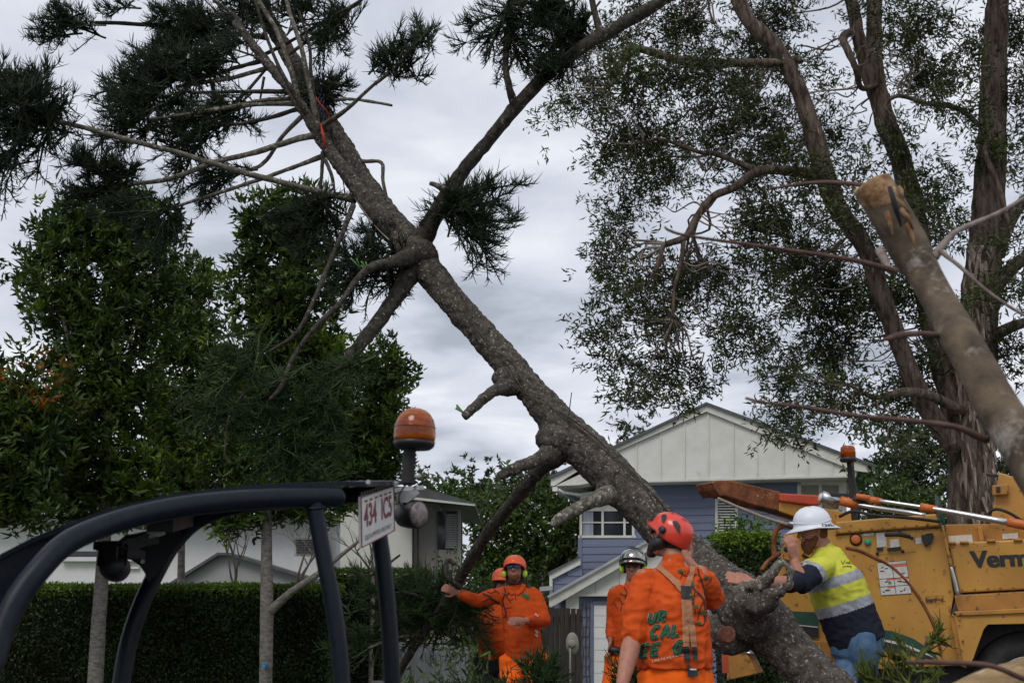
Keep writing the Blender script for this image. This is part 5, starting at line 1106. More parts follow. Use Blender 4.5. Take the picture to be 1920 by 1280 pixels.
# pole saws lying across the chipper
def pole(label, pts, cl):
    root = empty('pole_saw', at(*pts[0][:3]), label, 'pole saw'); a_, r_ = pxtube(pts, 4); MB().loft(a_, r_, n=12).build('pole', M['alu'], root)
    for i, (x0, y0, x1, y1, Y, rr, m) in enumerate(cl):
        q, r2 = pxtube([(x0, y0, Y, rr), (x1, y1, Y, rr)], 2); MB().loft(q, r2, n=10, dome=.2).build('clamp', M[m], root)
pole('upper pole saw with orange collars, lying across the top of the chipper', [(1640, 937, 9.1, 3.6), (1740, 952, 8.95, 4), (1770, 957, 8.9, 5), (1895, 980, 8.7, 6.5)], [(1632, 937, 1652, 940, 9.1, 7, 'orp'), (1726, 950, 1756, 956, 8.95, 8, 'orp'), (1890, 978, 1990, 998, 8.65, 9, 'orp')])
pole('lower pole saw with a grey motor head, lying across the chipper behind the hard hat', [(1575, 938, 9.35, 3), (1632, 950, 9.25, 4), (1700, 960, 9.2, 4.5), (1735, 966, 9.15, 4.5)], [(1540, 930, 1572, 944, 9.4, 12, 'zinc'), (1536, 932, 1552, 938, 9.4, 9, 'decal'), (1576, 938, 1606, 946, 9.3, 9, 'orp'), (1598, 935, 1630, 950, 9.3, 9, 'rubber'), (1606, 930, 1630, 934, 9.25, 6, 'orp')])
def saw_bar():
    o = MB().prism([at(1555, 924, 9.3), at(1600, 925, 9.3), at(1612, 932, 9.3), at(1560, 931, 9.3)], V(0, .01, 0)).build('saw_bar', M['black']); tag(o, 'black chainsaw bar lying above the grey motor head of the pole saw', 'saw bar')
    o = MB().prism([at(1633, 915, 9.6), at(1641, 934, 9.5), at(1632, 936, 9.5), at(1630, 918, 9.6)], V(0, .01, 0)).build('green_flag', M['green']); tag(o, 'small green plastic wedge standing beside the black beacon post', 'wedge')
saw_bar()

# ------------------------------------------------------------------ people
def remesh(mb, vox, smooth=4, fold=0, ff=7.0, seed=0, fdir=None):
    me = mb.mesh('tmp'); o = bpy.data.objects.new('tmp', me); COL.objects.link(o)
    m = o.modifiers.new('r', 'REMESH'); m.mode = 'VOXEL'; m.voxel_size = vox
    s = o.modifiers.new('s', 'SMOOTH'); s.iterations = smooth; s.factor = .5
    dg = bpy.context.evaluated_depsgraph_get(); r = bpy.data.meshes.new_from_object(o.evaluated_get(dg)); bpy.data.objects.remove(o)
    if fold:
        r.update(); ns = [v.normal.copy() for v in r.vertices]; sv = V(seed * 3.1, seed * 1.7, 0)
        for v, nn in zip(r.vertices, ns):
            q = v.co; a = noise.noise(V(q.x * ff, q.y * ff, q.z * ff * 1.9) + sv); b = noise.noise(V(q.x * ff * .6 + q.z * ff * 1.5, q.y * ff, q.z * ff * 1.1 - q.x * ff) + sv)
            c_ = noise.noise(V(q.x * 17, q.y * 17, q.z * 4.5) + sv); v.co = q + nn * fold * ((1 - abs(a) * 2.6) * .55 + (1 - abs(b) * 2.6) * .45 + (1 - abs(c_) * 3) * .5 - .6)
    r.polygons.foreach_set('use_smooth', [True] * len(r.polygons)); r.update()
    return r
def put(me, name, mats, parent, label=None):
    O = org(parent); me.transform(Matrix.Translation(-O)); me.name = name
    return link(name, me, mats, parent)
def mix(a, b, t): return a + (b - a) * t
def seg(mb, pts, rad, side=None, k=3, n=16):
    """smooth limb through pts with radii"""
    rr = [r if isinstance(r, (tuple, list)) else (r, r) for r in rad]
    q = spline([tuple(p) + tuple(r) for p, r in zip(pts, rr)], k)
    mb.loft([V(*x[:3]) for x in q], [(x[3], x[4]) for x in q], side=side, n=n, dome=.8)
def hand(mb, wr, d, nrm, s=1.0, curl=.35, thumb=1, spread=.12):
    d = d.normalized(); nrm = (nrm - d * nrm.dot(d)).normalized(); sd = d.cross(nrm) * thumb
    pc = wr + d * .045 * s
    seg(mb, [wr - d * .03 * s, wr, pc, wr + d * .09 * s], [(.026 * s, .02 * s), (.026 * s, .019 * s), (.038 * s, .017 * s), (.037 * s, .014 * s)], side=sd, n=12)
    for i, (off, ln) in enumerate(((.03, .072), (.0105, .082), (-.0105, .076), (-.03, .06))):
        b = wr + d * .082 * s + sd * off * s; dd = (d + sd * (off * spread * 14)).normalized(); p = [b - d * .02 * s, b]; c = curl * (.8 + .15 * i)
        for j in range(3):
            dd = (dd - nrm * c * (.5 + .35 * j)).normalized() if c else dd
            p.append(p[-1] + dd * ln * s * (.42, .32, .26)[j])
        mb.loft(p, [.0095 * s, .0095 * s, .009 * s, .0085 * s, .0072 * s], n=8, dome=.8)
    b = wr + d * .02 * s + sd * .026 * s; t1 = (d * .6 + sd * .75 - nrm * .3).normalized(); t2 = (d * .95 + sd * .25 - nrm * .35).normalized()
    mb.loft([b - t1 * .012 * s, b, b + t1 * .036 * s, b + t1 * .036 * s + t2 * .03 * s, b + t1 * .036 * s + t2 * .055 * s], [.013 * s, .014 * s, .011 * s, .010 * s, .008 * s], n=8, dome=.8)
def head(mb, c, f, u, s=1.0):
    """c = centre of skull base line (chin height 0 at c - u*.115), face dir f, up u"""
    f = (f - u * f.dot(u)).normalized(); sd = u.cross(f); o = c - u * .115 * s
    prof = [(0, .024, .026, .066), (.012, .036, .036, .055), (.035, .05, .058, .035), (.07, .062, .078, .016), (.105, .069, .09, .003), (.14, .073, .096, -.004), (.175, .072, .093, -.006), (.205, .060, .075, -.006), (.225, .038, .048, -.006), (.233, .012, .016, -.006)]
    q = spline([(h, a, b, ff) for h, a, b, ff in prof], 3)
    mb.loft([o + u * (x[0] * s) + f * (x[3] * s) for x in q], [(max(x[1], .004) * s, max(x[2], .004) * s) for x in q], side=sd, n=24)
    # nose, brow, lips, chin, ears
    mb.loft([o + u * .122 * s + f * .088 * s, o + u * .10 * s + f * .10 * s, o + u * .078 * s + f * .112 * s, o + u * .07 * s + f * .098 * s], [(.009 * s, .010 * s), (.011 * s, .012 * s), (.016 * s, .013 * s), (.012 * s, .008 * s)], side=sd, n=10)
    mb.loft([o + u * .132 * s + f * .078 * s - sd * .045 * s, o + u * .137 * s + f * .088 * s, o + u * .132 * s + f * .078 * s + sd * .045 * s], [.011 * s] * 3, n=8)
    mb.loft([o + u * .05 * s + f * .083 * s - sd * .024 * s, o + u * .052 * s + f * .092 * s, o + u * .05 * s + f * .083 * s + sd * .024 * s], [.0075 * s] * 3, n=8)
    mb.loft([o + u * .041 * s + f * .082 * s - sd * .02 * s, o + u * .039 * s + f * .09 * s, o + u * .041 * s + f * .082 * s + sd * .02 * s], [.007 * s] * 3, n=8)
    for k in (-1, 1):
        e_ = o + u * .105 * s + sd * k * .074 * s - f * .012 * s; mb.loft([e_ - u * .028 * s, e_ + u * .0 * s - f * .004, e_ + u * .028 * s - f * .008 * s], [(.006 * s, .010 * s), (.008 * s, .017 * s), (.007 * s, .014 * s)], side=sd, n=8)
    return f, sd, o
def person(label, J, face, hup, headc, s=1.0, girth=(.20, .14), waist=None, shoulder=.2, pants='hivis', top='orange', vox=.009, sleeve=(1, 1), seed=1, hands=((None, None), (None, None)), curls=(.3, .3), fold=.006, topmats=None, zone=None, neckline=True, thumbs=(1, -1), belly=0, cuff=.9, axis=None, hem=-.02, side=None, stance=.11, hs=1.0, nk=1.0, ar=1.0, pantfun=None):
    """J: dict pelvis,chest,neck,sh(2),el(2),wr(2) world points"""
    pel, che, nek = J['pelvis'], J['chest'], J['neck']; gr = J.get('ground', 0)
    base = V(pel.x, pel.y, gr); root = None
    sdv = side if side is not None else (J['sh'][1] - J['sh'][0]).normalized()
    legs = []
    for k in (0, 1):
        h = pel + sdv * (stance * (-1 if k == 0 else 1)) - V(0, 0, .06)
        kn, an = J.get('legs', (None, None))[k] if J.get('legs') else (None, None)
        if kn is None: an = V(h.x + sdv.x * .05 * (1 if k else -1), h.y, gr + .09); kn = mix(h, an, .5) + J.get('fwd', V(0, -.03, 0))
        legs.append((h, kn, an))
    fdir = J.get('fwd', V(0, -1, 0)).normalized()
    # ---- body
    mb = MB(); hf, hs_, ho = head(mb, headc, face, hup, s)
    seg(mb, [nek - (headc - nek) * .25, mix(nek, headc, .25) , headc - hup * .04 * s - hf * .012], [(.068, .066), (.060, .060), (.056, .06)], side=hs_)
    gx, gy = girth; wx, wy = waist or girth
    sp_ = [pel - (che - pel) * .12, pel, mix(pel, che, .45), che, mix(che, nek, .62), nek]
    seg(mb, sp_, [(wx * .82, wy * .8), (wx * .88, wy * .88), (wx * .88, wy * .9), (gx * .88, gy * .9), (gx * .72, gy * .62), (.065, .06)], side=sdv, n=22)
    ax = []
    for k in (0, 1):
        sh, el, wr = J['sh'][k], J['el'][k], J['wr'][k]
        seg(mb, [mix(sh, che, .35), sh, mix(sh, el, .5), el, mix(el, wr, .35), wr], [.052 * ar, .056 * ar, .05 * ar, .042 * ar, .044 * ar, .027 * ar])
        hd, hn = hands[k]; hd = hd or (wr - el); hn = hn or fdir
        hand(mb, wr, hd, hn, s * hs, curls[k], thumbs[k])
    for h, kn, an in legs:
        seg(mb, [h + V(0, 0, .06), h, mix(h, kn, .5), kn, mix(kn, an, .35), an], [.085, .088, .075, .055, .055, .038])
        seg(mb, [an - fdir * .03 - V(0, 0, .04), an + fdir * .08 - V(0, 0, .05), an + fdir * .17 - V(0, 0, .06)], [(.04, .04), (.045, .035), (.035, .022)], side=sdv)
    me = remesh(mb, vox, 3); me.name = 'person'
    me.transform(Matrix.Translation(-base)); root = link('person', me, M['skin'], None, base); tag(root, label, 'person')
    # ---- trousers
    if pants:
        mb = MB()
        seg(mb, [pel - V(0, 0, .12), pel, mix(pel, che, .16)], [(wx * .92 + .012, wy * .95 + .012), (wx * .95 + .008, wy * .98 + .01), (wx * .94 + .004, wy * .96 + .006)], side=sdv, n=22)
        for h, kn, an in legs: seg(mb, [h + V(0, 0, .08), h - V(0, 0, .04), mix(h, kn, .5), kn, mix(kn, an, .5), an + V(0, 0, .02)], [.115, .115, .098, .08, .075, .07])
        put(remesh(mb, .013, 3, .006, 6, seed + 5), 'trousers', M[pants], root)
        bo = MB()
        for h, kn, an in legs: seg(bo, [an - fdir * .04 - V(0, 0, .045), an + fdir * .06 - V(0, 0, .045), an + fdir * .19 - V(0, 0, .055)], [(.052, .05), (.055, .045), (.042, .03)], side=sdv); seg(bo, [an - V(0, 0, .04), an + V(0, 0, .08)], [.055, .055])
        put(remesh(bo, .012, 2), 'boots', M['rubber'], root)
    # ---- shirt
    mb = MB(); cl_ = .022
    seg(mb, [pel + (che - pel) * hem, mix(pel, che, .12), mix(pel, che, .5) + fdir * belly, che + fdir * belly * .4, mix(che, nek, .5), mix(che, nek, .85)],
        [(wx + .016, wy + .014), (wx + .02, wy + .02), (wx + cl_, wy + cl_ + belly * .5), (gx + cl_, gy + cl_), (gx * .86 + .01, gy * .7 + .01), (.085 * nk, .078 * nk)], side=sdv, n=26)
    if neckline:
        nd = (headc - nek).normalized(); seg(mb, [mix(che, nek, .8), nek - nd * .012, nek + nd * .008], [(.09, .08), (.073, .069), (.066, .064)], side=hs_)
    for k in (0, 1):
        sh, el, wr = J['sh'][k], J['el'][k], J['wr'][k]; m = sleeve[k]
        pts = [mix(sh, che, .5), mix(sh, che, .12), mix(sh, el, .35), mix(sh, el, .8)]; rr = [.085, .083, .072, .062]
        if m >= 1: pts += [el, mix(el, wr, .5), mix(el, wr, cuff)]; rr += [.058, .05, .038]
        elif m > .5: pts += [el, mix(el, wr, .12)]; rr += [.06, .056]
        else: pts[-1] = mix(sh, el, .78); rr[-1] = .072
        seg(mb, pts, [x_ * (ar if i_ > 1 else 1) for i_, x_ in enumerate(rr)])
    me = remesh(mb, .0105 if vox > .007 else .008, 2, fold, 10, seed)
    mats = topmats or [M[top]]
    if zone:
        me.polygons.foreach_set('material_index', [zone(p_.center) for p_ in me.polygons])
    bvh = BVHTree.FromPolygons([v.co.copy() for v in me.vertices], [tuple(p_.vertices) for p_ in me.polygons])
    sh_o = put(me, 'shirt', mats, root)
    return root, bvh, sh_o, (hf, hs_, ho)
def helmet(parent, ho, f, u, sd, m, s=1.0, tilt=0, vents=True, brim=.02, name='helmet'):
    """dome following the skull with a rim"""
    c = ho + u * .135 * s; mb = MB(); q = []
    prof = [(.096, -.012), (.101, -.006), (.103, .006), (.102, .03), (.097, .055), (.086, .078), (.068, .096), (.044, .108), (.02, .113), (.002, .114)]
    n = 40; vs = []; fs = []
    for r, h in prof:
        for k in range(n):
            an = 2 * math.pi * k / n; ca, sa = math.cos(an), math.sin(an)
            fr = 1.22 if ca > 0 else 1.22
            hh = h
            if h < .02: hh = h - (.022 * max(0, -ca) ** 1.5 + .014 * abs(sa) ** 4 * (ca < .2)) * (1 if h < .01 else .5) + (brim * .2 * max(0, ca))
            rr = r + (brim * max(0, ca) ** 3 if h < .0 else 0)
            vs.append(c + f * (ca * rr * fr * s) + sd * (sa * rr * s) + u * hh * s)
    m_ = len(prof)
    for i in range(m_ - 1):
        for k in range(n): fs.append((i * n + k, i * n + (k + 1) % n, (i + 1) * n + (k + 1) % n, (i + 1) * n + k))
    mb.add(vs, fs, True); o = mb.build(name, M[m], parent)
    sol = o.modifiers.new('sol', 'SOLIDIFY'); sol.thickness = .005; sol.offset = 1
    lin = MB(); lin.lathe(c, u, [(.088 * s, -.012 * s), (.095 * s, .0), (.09 * s, .05 * s), (.06 * s, .09 * s), (0, .1 * s)], 24, side=f, ell=.85); lin.build('helmet_liner', M['black'], o)
    return o, c
def onhelm(c, f, u, sd, s, az, el, r=1.06):
    """point on the helmet dome and its normal"""
    ca, sa = math.cos(az), math.sin(az); ce, se = math.cos(el), math.sin(el)
    p = c + (f * (ca * ce * .126) + sd * (sa * ce * .103) + u * (se * .114)) * s * r
    nrm = (f * ca * ce / .126 + sd * sa * ce / .103 + u * se / .114).normalized(); return p, nrm
def patch(parent, pts, off, m, name):
    mb = MB(); n = len(pts); cen = sum((p for p, _ in pts), V(0, 0, 0)) / n; nn = sum((q for _, q in pts), V(0, 0, 0)).normalized()
    vs = [cen + nn * (off * 1.5)] + [p + q * off for p, q in pts]; mb.add(vs, [(0, 1 + i, 1 + (i + 1) % n) for i in range(n)], True); return mb.build(name, M[m], parent)
def muffs(parent, c, f, u, sd, s, m, band='black', up_=0):
    for k in (-1, 1):
        p = c + (sd * k * .083 - u * (.055 - up_) - f * .008) * s; ax_ = sd * k
        mb = MB(); mb.lathe(p, ax_, [(.026 * s, -.005), (.034 * s, 0), (.036 * s, .012 * s), (.034 * s, .026 * s), (.024 * s, .036 * s), (.008 * s, .039 * s)], 20, side=u, ell=.8); mb.build('ear_muff', M[m], parent)
        mb = MB(); mb.lathe(p, ax_, [(.033 * s, -.018 * s), (.036 * s, -.01 * s), (.033 * s, 0)], 20, side=u, ell=.8); mb.build('ear_cushion', M['black'], parent)
        mb = MB(); mb.loft([p + ax_ * .03 * s, p + ax_ * .034 * s + u * .04 * s, c + sd * k * .108 * s + u * .01 * s], [.005 * s] * 3, n=6); mb.build('muff_arm', M[band], parent)
def glasses(parent, ho, f, u, sd, s, m):
    for k in (-1, 1):
        mb = MB(); c = ho + u * .117 * s; vs = []
        for j, (hh) in enumerate((.014, -.004, -.018)):
            for i in range(6):
                t = .004 + .062 * i / 5; an = t / .075; w_ = hh * (1 - .25 * (i / 5)) * (1 if not (j == 2 and i < 1) else .4)
                vs.append(c + sd * k * (math.sin(an) * .078 * s) + f * ((.040 + .066 * math.cos(an)) * s) + u * w_ * s)
        mb.add(vs, [(j * 6 + i, j * 6 + i + 1, j * 6 + i + 7, j * 6 + i + 6) for j in range(2) for i in range(5)], True)
        o = mb.build('lens', M[m], parent); so_ = o.modifiers.new('s', 'SOLIDIFY'); so_.thickness = .003
    mb = MB(); c = ho + u * .128 * s; mb.loft([c + sd * x * .078 * s * math.sin(abs(an)) * 0 + sd * math.sin(an) * .08 * s + f * (.040 + .068 * math.cos(an)) * s for x, an in [(0, a * .28) for a in range(-4, 5)]], [.0035 * s] * 9, n=6)
    for k in (-1, 1): mb.loft([c + sd * k * .072 * s + f * .07 * s, c + sd * k * .078 * s - f * .01 * s], [.003 * s] * 2, n=6)
    mb.build('glasses_frame', M['black'], parent)
def ribbon(parent, bvh, pts, wpx, m, name, off=.003, step=3.0, Y=None, kind=None, mb=None):
    """flat print following the cloth: polyline in px projected along sight lines on the shirt"""
    own = mb is None
    if own: mb = MB()
    dense = []
    for (a, b) in zip(pts[:-1], pts[1:]):
        L_ = math.hypot(b[0] - a[0], b[1] - a[1]); n = max(1, int(L_ / step)); dense += [(a[0] + (b[0] - a[0]) * i / n, a[1] + (b[1] - a[1]) * i / n) for i in range(n)]
    dense.append(pts[-1]); prev = None; row = []
    for i, (x, y) in enumerate(dense):
        a = dense[max(0, i - 1)]; b = dense[min(len(dense) - 1, i + 1)]; tx, ty = b[0] - a[0], b[1] - a[1]; l_ = math.hypot(tx, ty) or 1; nx, ny = -ty / l_ * wpx / 2, tx / l_ * wpx / 2
        pr = []
        for sx in (-1, 1):
            d = ray(x + nx * sx, y + ny * sx); d = d.normalized(); hit, nrm, _, dist = bvh.ray_cast(CP, d)
            if hit is None: pr = None; break
            pr.append(hit - d * off * 1.2 + (nrm * off if nrm.dot(d) < 0 else -nrm * off))
        row.append(pr)
    for a, b in zip(row[:-1], row[1:]):
        if a and b and (a[0] - b[0]).length < .08: mb.add([a[0], a[1], b[1], b[0]], [(0, 1, 2, 3)])
    if own and mb.v: return mb.build(name, M[m], parent, kind=kind)
    return mb
def branchprint(parent, bvh, segs, m='printdark'):
    mb = MB()
    for w_, pts in segs: ribbon(parent, bvh, pts, w_, m, 'branch_print', .002, mb=mb)
    if mb.v: mb.build('branch_print', M[m], parent, kind='stuff')

# --- the man in front, seen from behind
def front_man():
    Y = 7.35; A = lambda x, y, d=0: at(x, y, Y + d)
    J = dict(pelvis=A(1266, 1270), chest=A(1262, 1130), neck=A(1262, 1048, .02), sh=(A(1212, 1082), A(1308, 1080, .05)), el=(A(1188, 1190, -.08), A(1334, 1120, .22)), wr=(A(1166, 1285, -.24), A(1290, 1052, .32)), ground=0, fwd=V(-.05, .3, 0))
    fc = V(-.75, .6, .32); up = V(.46, -.30, 1).normalized(); hc = A(1254, 1009, .06)
    r, bvh, sho, (f, sd, ho) = person('heavy man seen from behind in orange shirt, tan braces and red helmet', J, fc, up, hc, s=1.0, girth=(.175, .14), waist=(.20, .165), vox=.0068, sleeve=(.6, 1), hem=.27, hands=((V(0, -.1, -1), V(1, 0, 0)), (V(-.5, .2, .9), V(-.3, 1, 0))), curls=(.3, .5), fold=.011, ar=1.28, seed=3, belly=.01, side=V(1, .05, 0), cuff=.45)
    # heavier beard and hair
    mb = MB(); seg(mb, [ho + up * .05 + f * .04, ho + up * .02 + f * .06, ho - up * .035 + f * .07], [(.06, .055), (.05, .05), (.02, .025)], side=sd); put(remesh(mb, .008, 2, .004, 30, 2), 'beard', M['hair'], r)
    mb = MB(); seg(mb, [ho + up * .14 - f * .03, ho + up * .09 - f * .045, ho + up * .055 - f * .045], [(.076, .07), (.074, .058), (.06, .04)], side=sd); put(remesh(mb, .008, 2, .003, 30, 2), 'hair', M['hair'], r)
    h, c = helmet(r, ho, f, up, sd, 'helred', 1.06, brim=.03)
    s = 1.06
    def pt(az, el): return onhelm(c, f, up, sd, s, R(az), R(el), 1.12)
    for az0, flip in ((-1, 1), (1, -1)):
        for bx, by, sc_ in ((70, 38, 1), (118, 36, 1.1)):
            pts = [pt(az0 * (bx + dx * sc_), by + dy * sc_) for dx, dy in ((-10, 8), (0, 10), (12, 2), (16, -14), (8, -12), (-4, -4), (-12, 2))]; patch(h, pts, .004, 'black', 'vent')
        for bx, by in ((150, 62), (60, 66)):
            pts = [pt(az0 * (bx + dx), by + dy) for dx, dy in ((-16, 3), (0, 5), (16, 0), (14, -3), (0, 1), (-14, 0))]; patch(h, pts, .003, 'maroon', 'vent')
        q_, nn = pt(az0 * 92, 8); mb = MB(); mb.lathe(q_, nn, [(.022, -.004), (.022, .008), (.016, .014), (.004, .015)], 18); mb.build('visor_knob', M['black'], h)
    muffs(h, c, f, up, sd, 1.2, 'black')
    mb = MB(); mb.loft([c - up * .03 + f * .1 - sd * .05, c - up * .05 + f * .135, c - up * .03 + f * .1 + sd * .05], [(.004, .012)] * 3, n=6); mb.build('visor_rim', M['black'], h)
    # braces
    st = [[(1229, 1056), (1246, 1072), (1266, 1090), (1281, 1108)], [(1300, 1050), (1297, 1072), (1290, 1092), (1284, 1108)], [(1282, 1110), (1283, 1140), (1285, 1180), (1287, 1216)], [(1289, 1112), (1292, 1150), (1297, 1180), (1301, 1214)]]
    for q_ in st: ribbon(r, bvh, q_, 11, 'strap', 'brace', .007)
    ribbon(r, bvh, [(1276, 1110), (1295, 1110)], 22, 'rubber', 'brace_patch', .011)
    for q_ in ([(1286, 1212), (1288, 1238)], [(1300, 1212), (1302, 1236)]): ribbon(r, bvh, q_, 10, 'black', 'brace_clip', .012)
    tro = [o for o in r.children if o.name.startswith('trousers')][0]; me = tro.data; O = org(tro); tb = BVHTree.FromPolygons([v.co + O for v in me.vertices], [tuple(p_.vertices) for p_ in me.polygons])
    ribbon(r, tb, [(1296, 1243), (1297, 1268)], 18, 'black', 'brace_tag', .012)
    ribbon(r, tb, [(1291, 1255), (1302, 1255)], 2.5, 'decal', 'tag_print', .016)
    ribbon(r, tb, [(1196, 1240), (1230, 1244), (1262, 1248), (1300, 1246), (1334, 1242)], 3, 'orange', 'waist_seam', .004)
    # printed branches with leaves, right shoulder
    segs = [(3.2, [(1308, 1062), (1310, 1075), (1316, 1090), (1322, 1110), (1320, 1130)]), (4, [(1295, 1094), (1303, 1106), (1314, 1116), (1322, 1128), (1322, 1165)]), (2, [(1272, 1068), (1282, 1078), (1295, 1082), (1306, 1076)]), (2.2, [(1303, 1106), (1300, 1130), (1304, 1150)]),
            (2, [(1322, 1165), (1318, 1172), (1302, 1170)]), (2, [(1316, 1150), (1308, 1148)]), (2, [(1322, 1098), (1332, 1090), (1334, 1082)]), (1.6, [(1300, 1130), (1292, 1134)]), (2, [(1308, 1162), (1312, 1142), (1318, 1128)]), (1.6, [(1280, 1072), (1276, 1084)]), (2, [(1321, 1140), (1328, 1150), (1329, 1160)])]
    branchprint(r, bvh, segs)
    for x, y, a in ((1275, 1070, 1), (1261, 1087, 0), (1298, 1096, 1), (1297, 1119, 0), (1304, 1137, 1), (1318, 1148, 0), (1310, 1168, 1), (1324, 1082, 0)): ribbon(r, bvh, [(x - 4, y - 2 + 3 * a), (x, y), (x + 4, y + 3 - 5 * a)], 5, 'gletter', 'leaf_print', .003, step=2)
    # hand-drawn lettering: pale outline, dark, then green strokes
    def letter(strokes, x, y, sx, sy, sk=-.22, ang=-.16):
        return [[(x + (u * sx) + (v * sy) * sk, y + v * sy + u * sx * ang) for u, v in st_] for st_ in strokes]
    G = {'U': [[(0, 0), (.05, .75), (.35, 1), (.7, .8), (.75, 0)]], 'R': [[(0, 1), (0, 0), (.6, .1), (.6, .4), (.05, .55)], [(.25, .52), (.75, 1)]], 'C': [[(.8, .1), (.3, 0), (0, .5), (.25, 1), (.8, .9)]], 'A': [[(0, 1), (.4, 0), (.8, 1)], [(.18, .65), (.65, .62)]], 'L': [[(0, 0), (0, 1), (.75, .95)]],
         'E': [[(.75, 0), (0, .03), (0, 1), (.75, .97)], [(0, .5), (.6, .48)]], 'G': [[(.8, .12), (.35, 0), (0, .5), (.3, 1), (.8, .85), (.8, .55), (.45, .55)]], 'Y': [[(0, 0), (.4, .5), (.8, 0)], [(.4, .5), (.4, 1)]], 'O': [[(.4, 0), (0, .5), (.4, 1), (.8, .5), (.4, 0)]], 'T': [[(0, 0), (.85, 0)], [(.42, 0), (.42, 1)]], 'S': [[(.75, .05), (.1, .1), (.15, .45), (.7, .6), (.6, .95), (0, .95)]]}
    rows = [('YOUR', 1183, 1152, 15.5, 20), ('LOCAL', 1184, 1179, 17, 22), ('TREE GUYS', 1166, 1213, 17, 22)]
    allst = []
    for word, x, y, sx, sy in rows:
        for i, ch in enumerate(word):
            if ch == ' ': continue
            allst += letter(G[ch], x + i * sx * 1.18, y - i * sx * .12, sx, sy)
    allst = [st_ for st_ in allst if min(p_[0] for p_ in st_) > (1198 if min(p_[1] for p_ in st_) > 1200 else 1213) and max(p_[0] for p_ in st_) < 1292]
    for wd, m, off in ((8.4, 'wletter', .0025), (7.6, 'ink', .004), (4.0, 'gletter', .0055)):
        mb = MB()
        for st_ in allst: ribbon(r, bvh, st_, wd, m, 'x', off, step=2.0, mb=mb)
        if mb.v: mb.build('shirt_lettering', M[m], r, kind='stuff')
    mb = MB()
    # small web address line
    for i in range(16):
        x = 1224 + i * 3.7; y = 1239 - i * .85; st_ = [[(x, y - 3), (x, y + 1.5), (x + 2, y + 1)], [(x, y + 1), (x + 1.2, y - 3), (x + 2.4, y + 1)], [(x + 2, y - 2.5), (x, y - 1), (x + 2, y + 1.5)]][i % 3]; ribbon(r, bvh, st_, .9, 'x', 'x', .003, step=1.5, mb=mb)
    mb.build('shirt_lettering', M['wletter'], r, kind='stuff')
front_man()

# --- the man holding the long branch
def reach_man():
    Y = 10.9; A = lambda x, y, d=0: at(x, y, Y + d)
    J = dict(pelvis=A(984, 1236), chest=A(974, 1138), neck=A(966, 1096, .03), sh=(A(941, 1114, .03), A(1001, 1114, .0)), el=(A(895, 1126, .05), A(1020, 1162, -.1)), wr=(A(857, 1110, -.08), A(984, 1163, -.31)), ground=-.05, fwd=V(0, -.3, 0))
    fc = V(-.12, -1, .3); up = V(.02, .28, 1).normalized(); hc = A(965, 1068, 0)
    r, bvh, sho, (f, sd, ho) = person('bearded man in orange helmet and blue mirrored glasses reaching out to hold the long branch', J, fc, up, hc, s=.95, girth=(.135, .115), waist=(.14, .14), hem=.27, vox=.0072, hands=((V(-.7, -.1, .25), V(0, -1, 0)), (V(-.95, -.2, -.05), V(0, -1, .1))), curls=(.6, .35), seed=5, belly=.03, thumbs=(-1, -1), side=V(1, 0, 0))
    mb = MB(); seg(mb, [ho + up * .04 + f * .038, ho + up * .015 + f * .052, ho - up * .008 + f * .05], [(.054, .044), (.044, .04), (.026, .022)], side=sd); put(remesh(mb, .007, 2, .003, 30, 2), 'beard', M['beard'], r)
    mb = MB(); seg(mb, [ho + up * .13 - f * .03, ho + up * .05 - f * .05, ho - up * .03 - f * .05], [(.082, .07), (.085, .06), (.075, .05)], side=sd); put(remesh(mb, .009, 2, .004, 20, 3), 'hair', M['hair'], r)
    h, c = helmet(r, ho, f, up, sd, 'helor', .93, brim=.035); muffs(r, c, f, up, sd, .92, 'lime'); glasses(r, ho - up * .004 + f * .004, f, up, sd, 1.03, 'lens')
    q_, nn = onhelm(c, f, up, sd, .93, R(-75), R(14), 1.07); mb = MB(); mb.lathe(q_, nn, [(.014, -.004), (.014, .006), (.006, .008)], 14); mb.build('visor_knob', M['black'], h)
    # collar
    for k in (-1, 1): ribbon(r, bvh, [(966 + k * 15, 1096), (966 + k * 10, 1108), (966 + k * 3, 1113)], 7, 'orange', 'collar', .012)
    ribbon(r, bvh, [(966, 1113), (967, 1124)], 1.4, 'printdark', 'placket', .004)
    ribbon(r, bvh, [(979, 1114), (986, 1117), (992, 1121)], 7, 'gletter', 'chest_badge', .004)
    for y in (1150, 1181, 1188): ribbon(r, bvh, [(1003, y), (1008, y + 5)], 3.5, 'decal', 'side_print', .004)
    segs = [(3.4, [(905, 1112), (918, 1118), (930, 1128), (936, 1130)]), (2, [(908, 1105), (920, 1112), (932, 1107)]), (2, [(905, 1128), (916, 1122), (930, 1127)]), (2.4, [(944, 1098), (948, 1110), (942, 1125), (948, 1145), (950, 1158)]), (2, [(956, 1104), (950, 1118), (958, 1130)]), (1.6, [(942, 1112), (952, 1116)]), (1.8, [(945, 1132), (938, 1142)]), (1.6, [(948, 1140), (960, 1138)]), (1.6, [(950, 1150), (944, 1158)]), (1.6, [(926, 1104), (936, 1112)]), (1.4, [(955, 1125), (963, 1122)])]
    branchprint(r, bvh, segs)
    return r
reach_man()

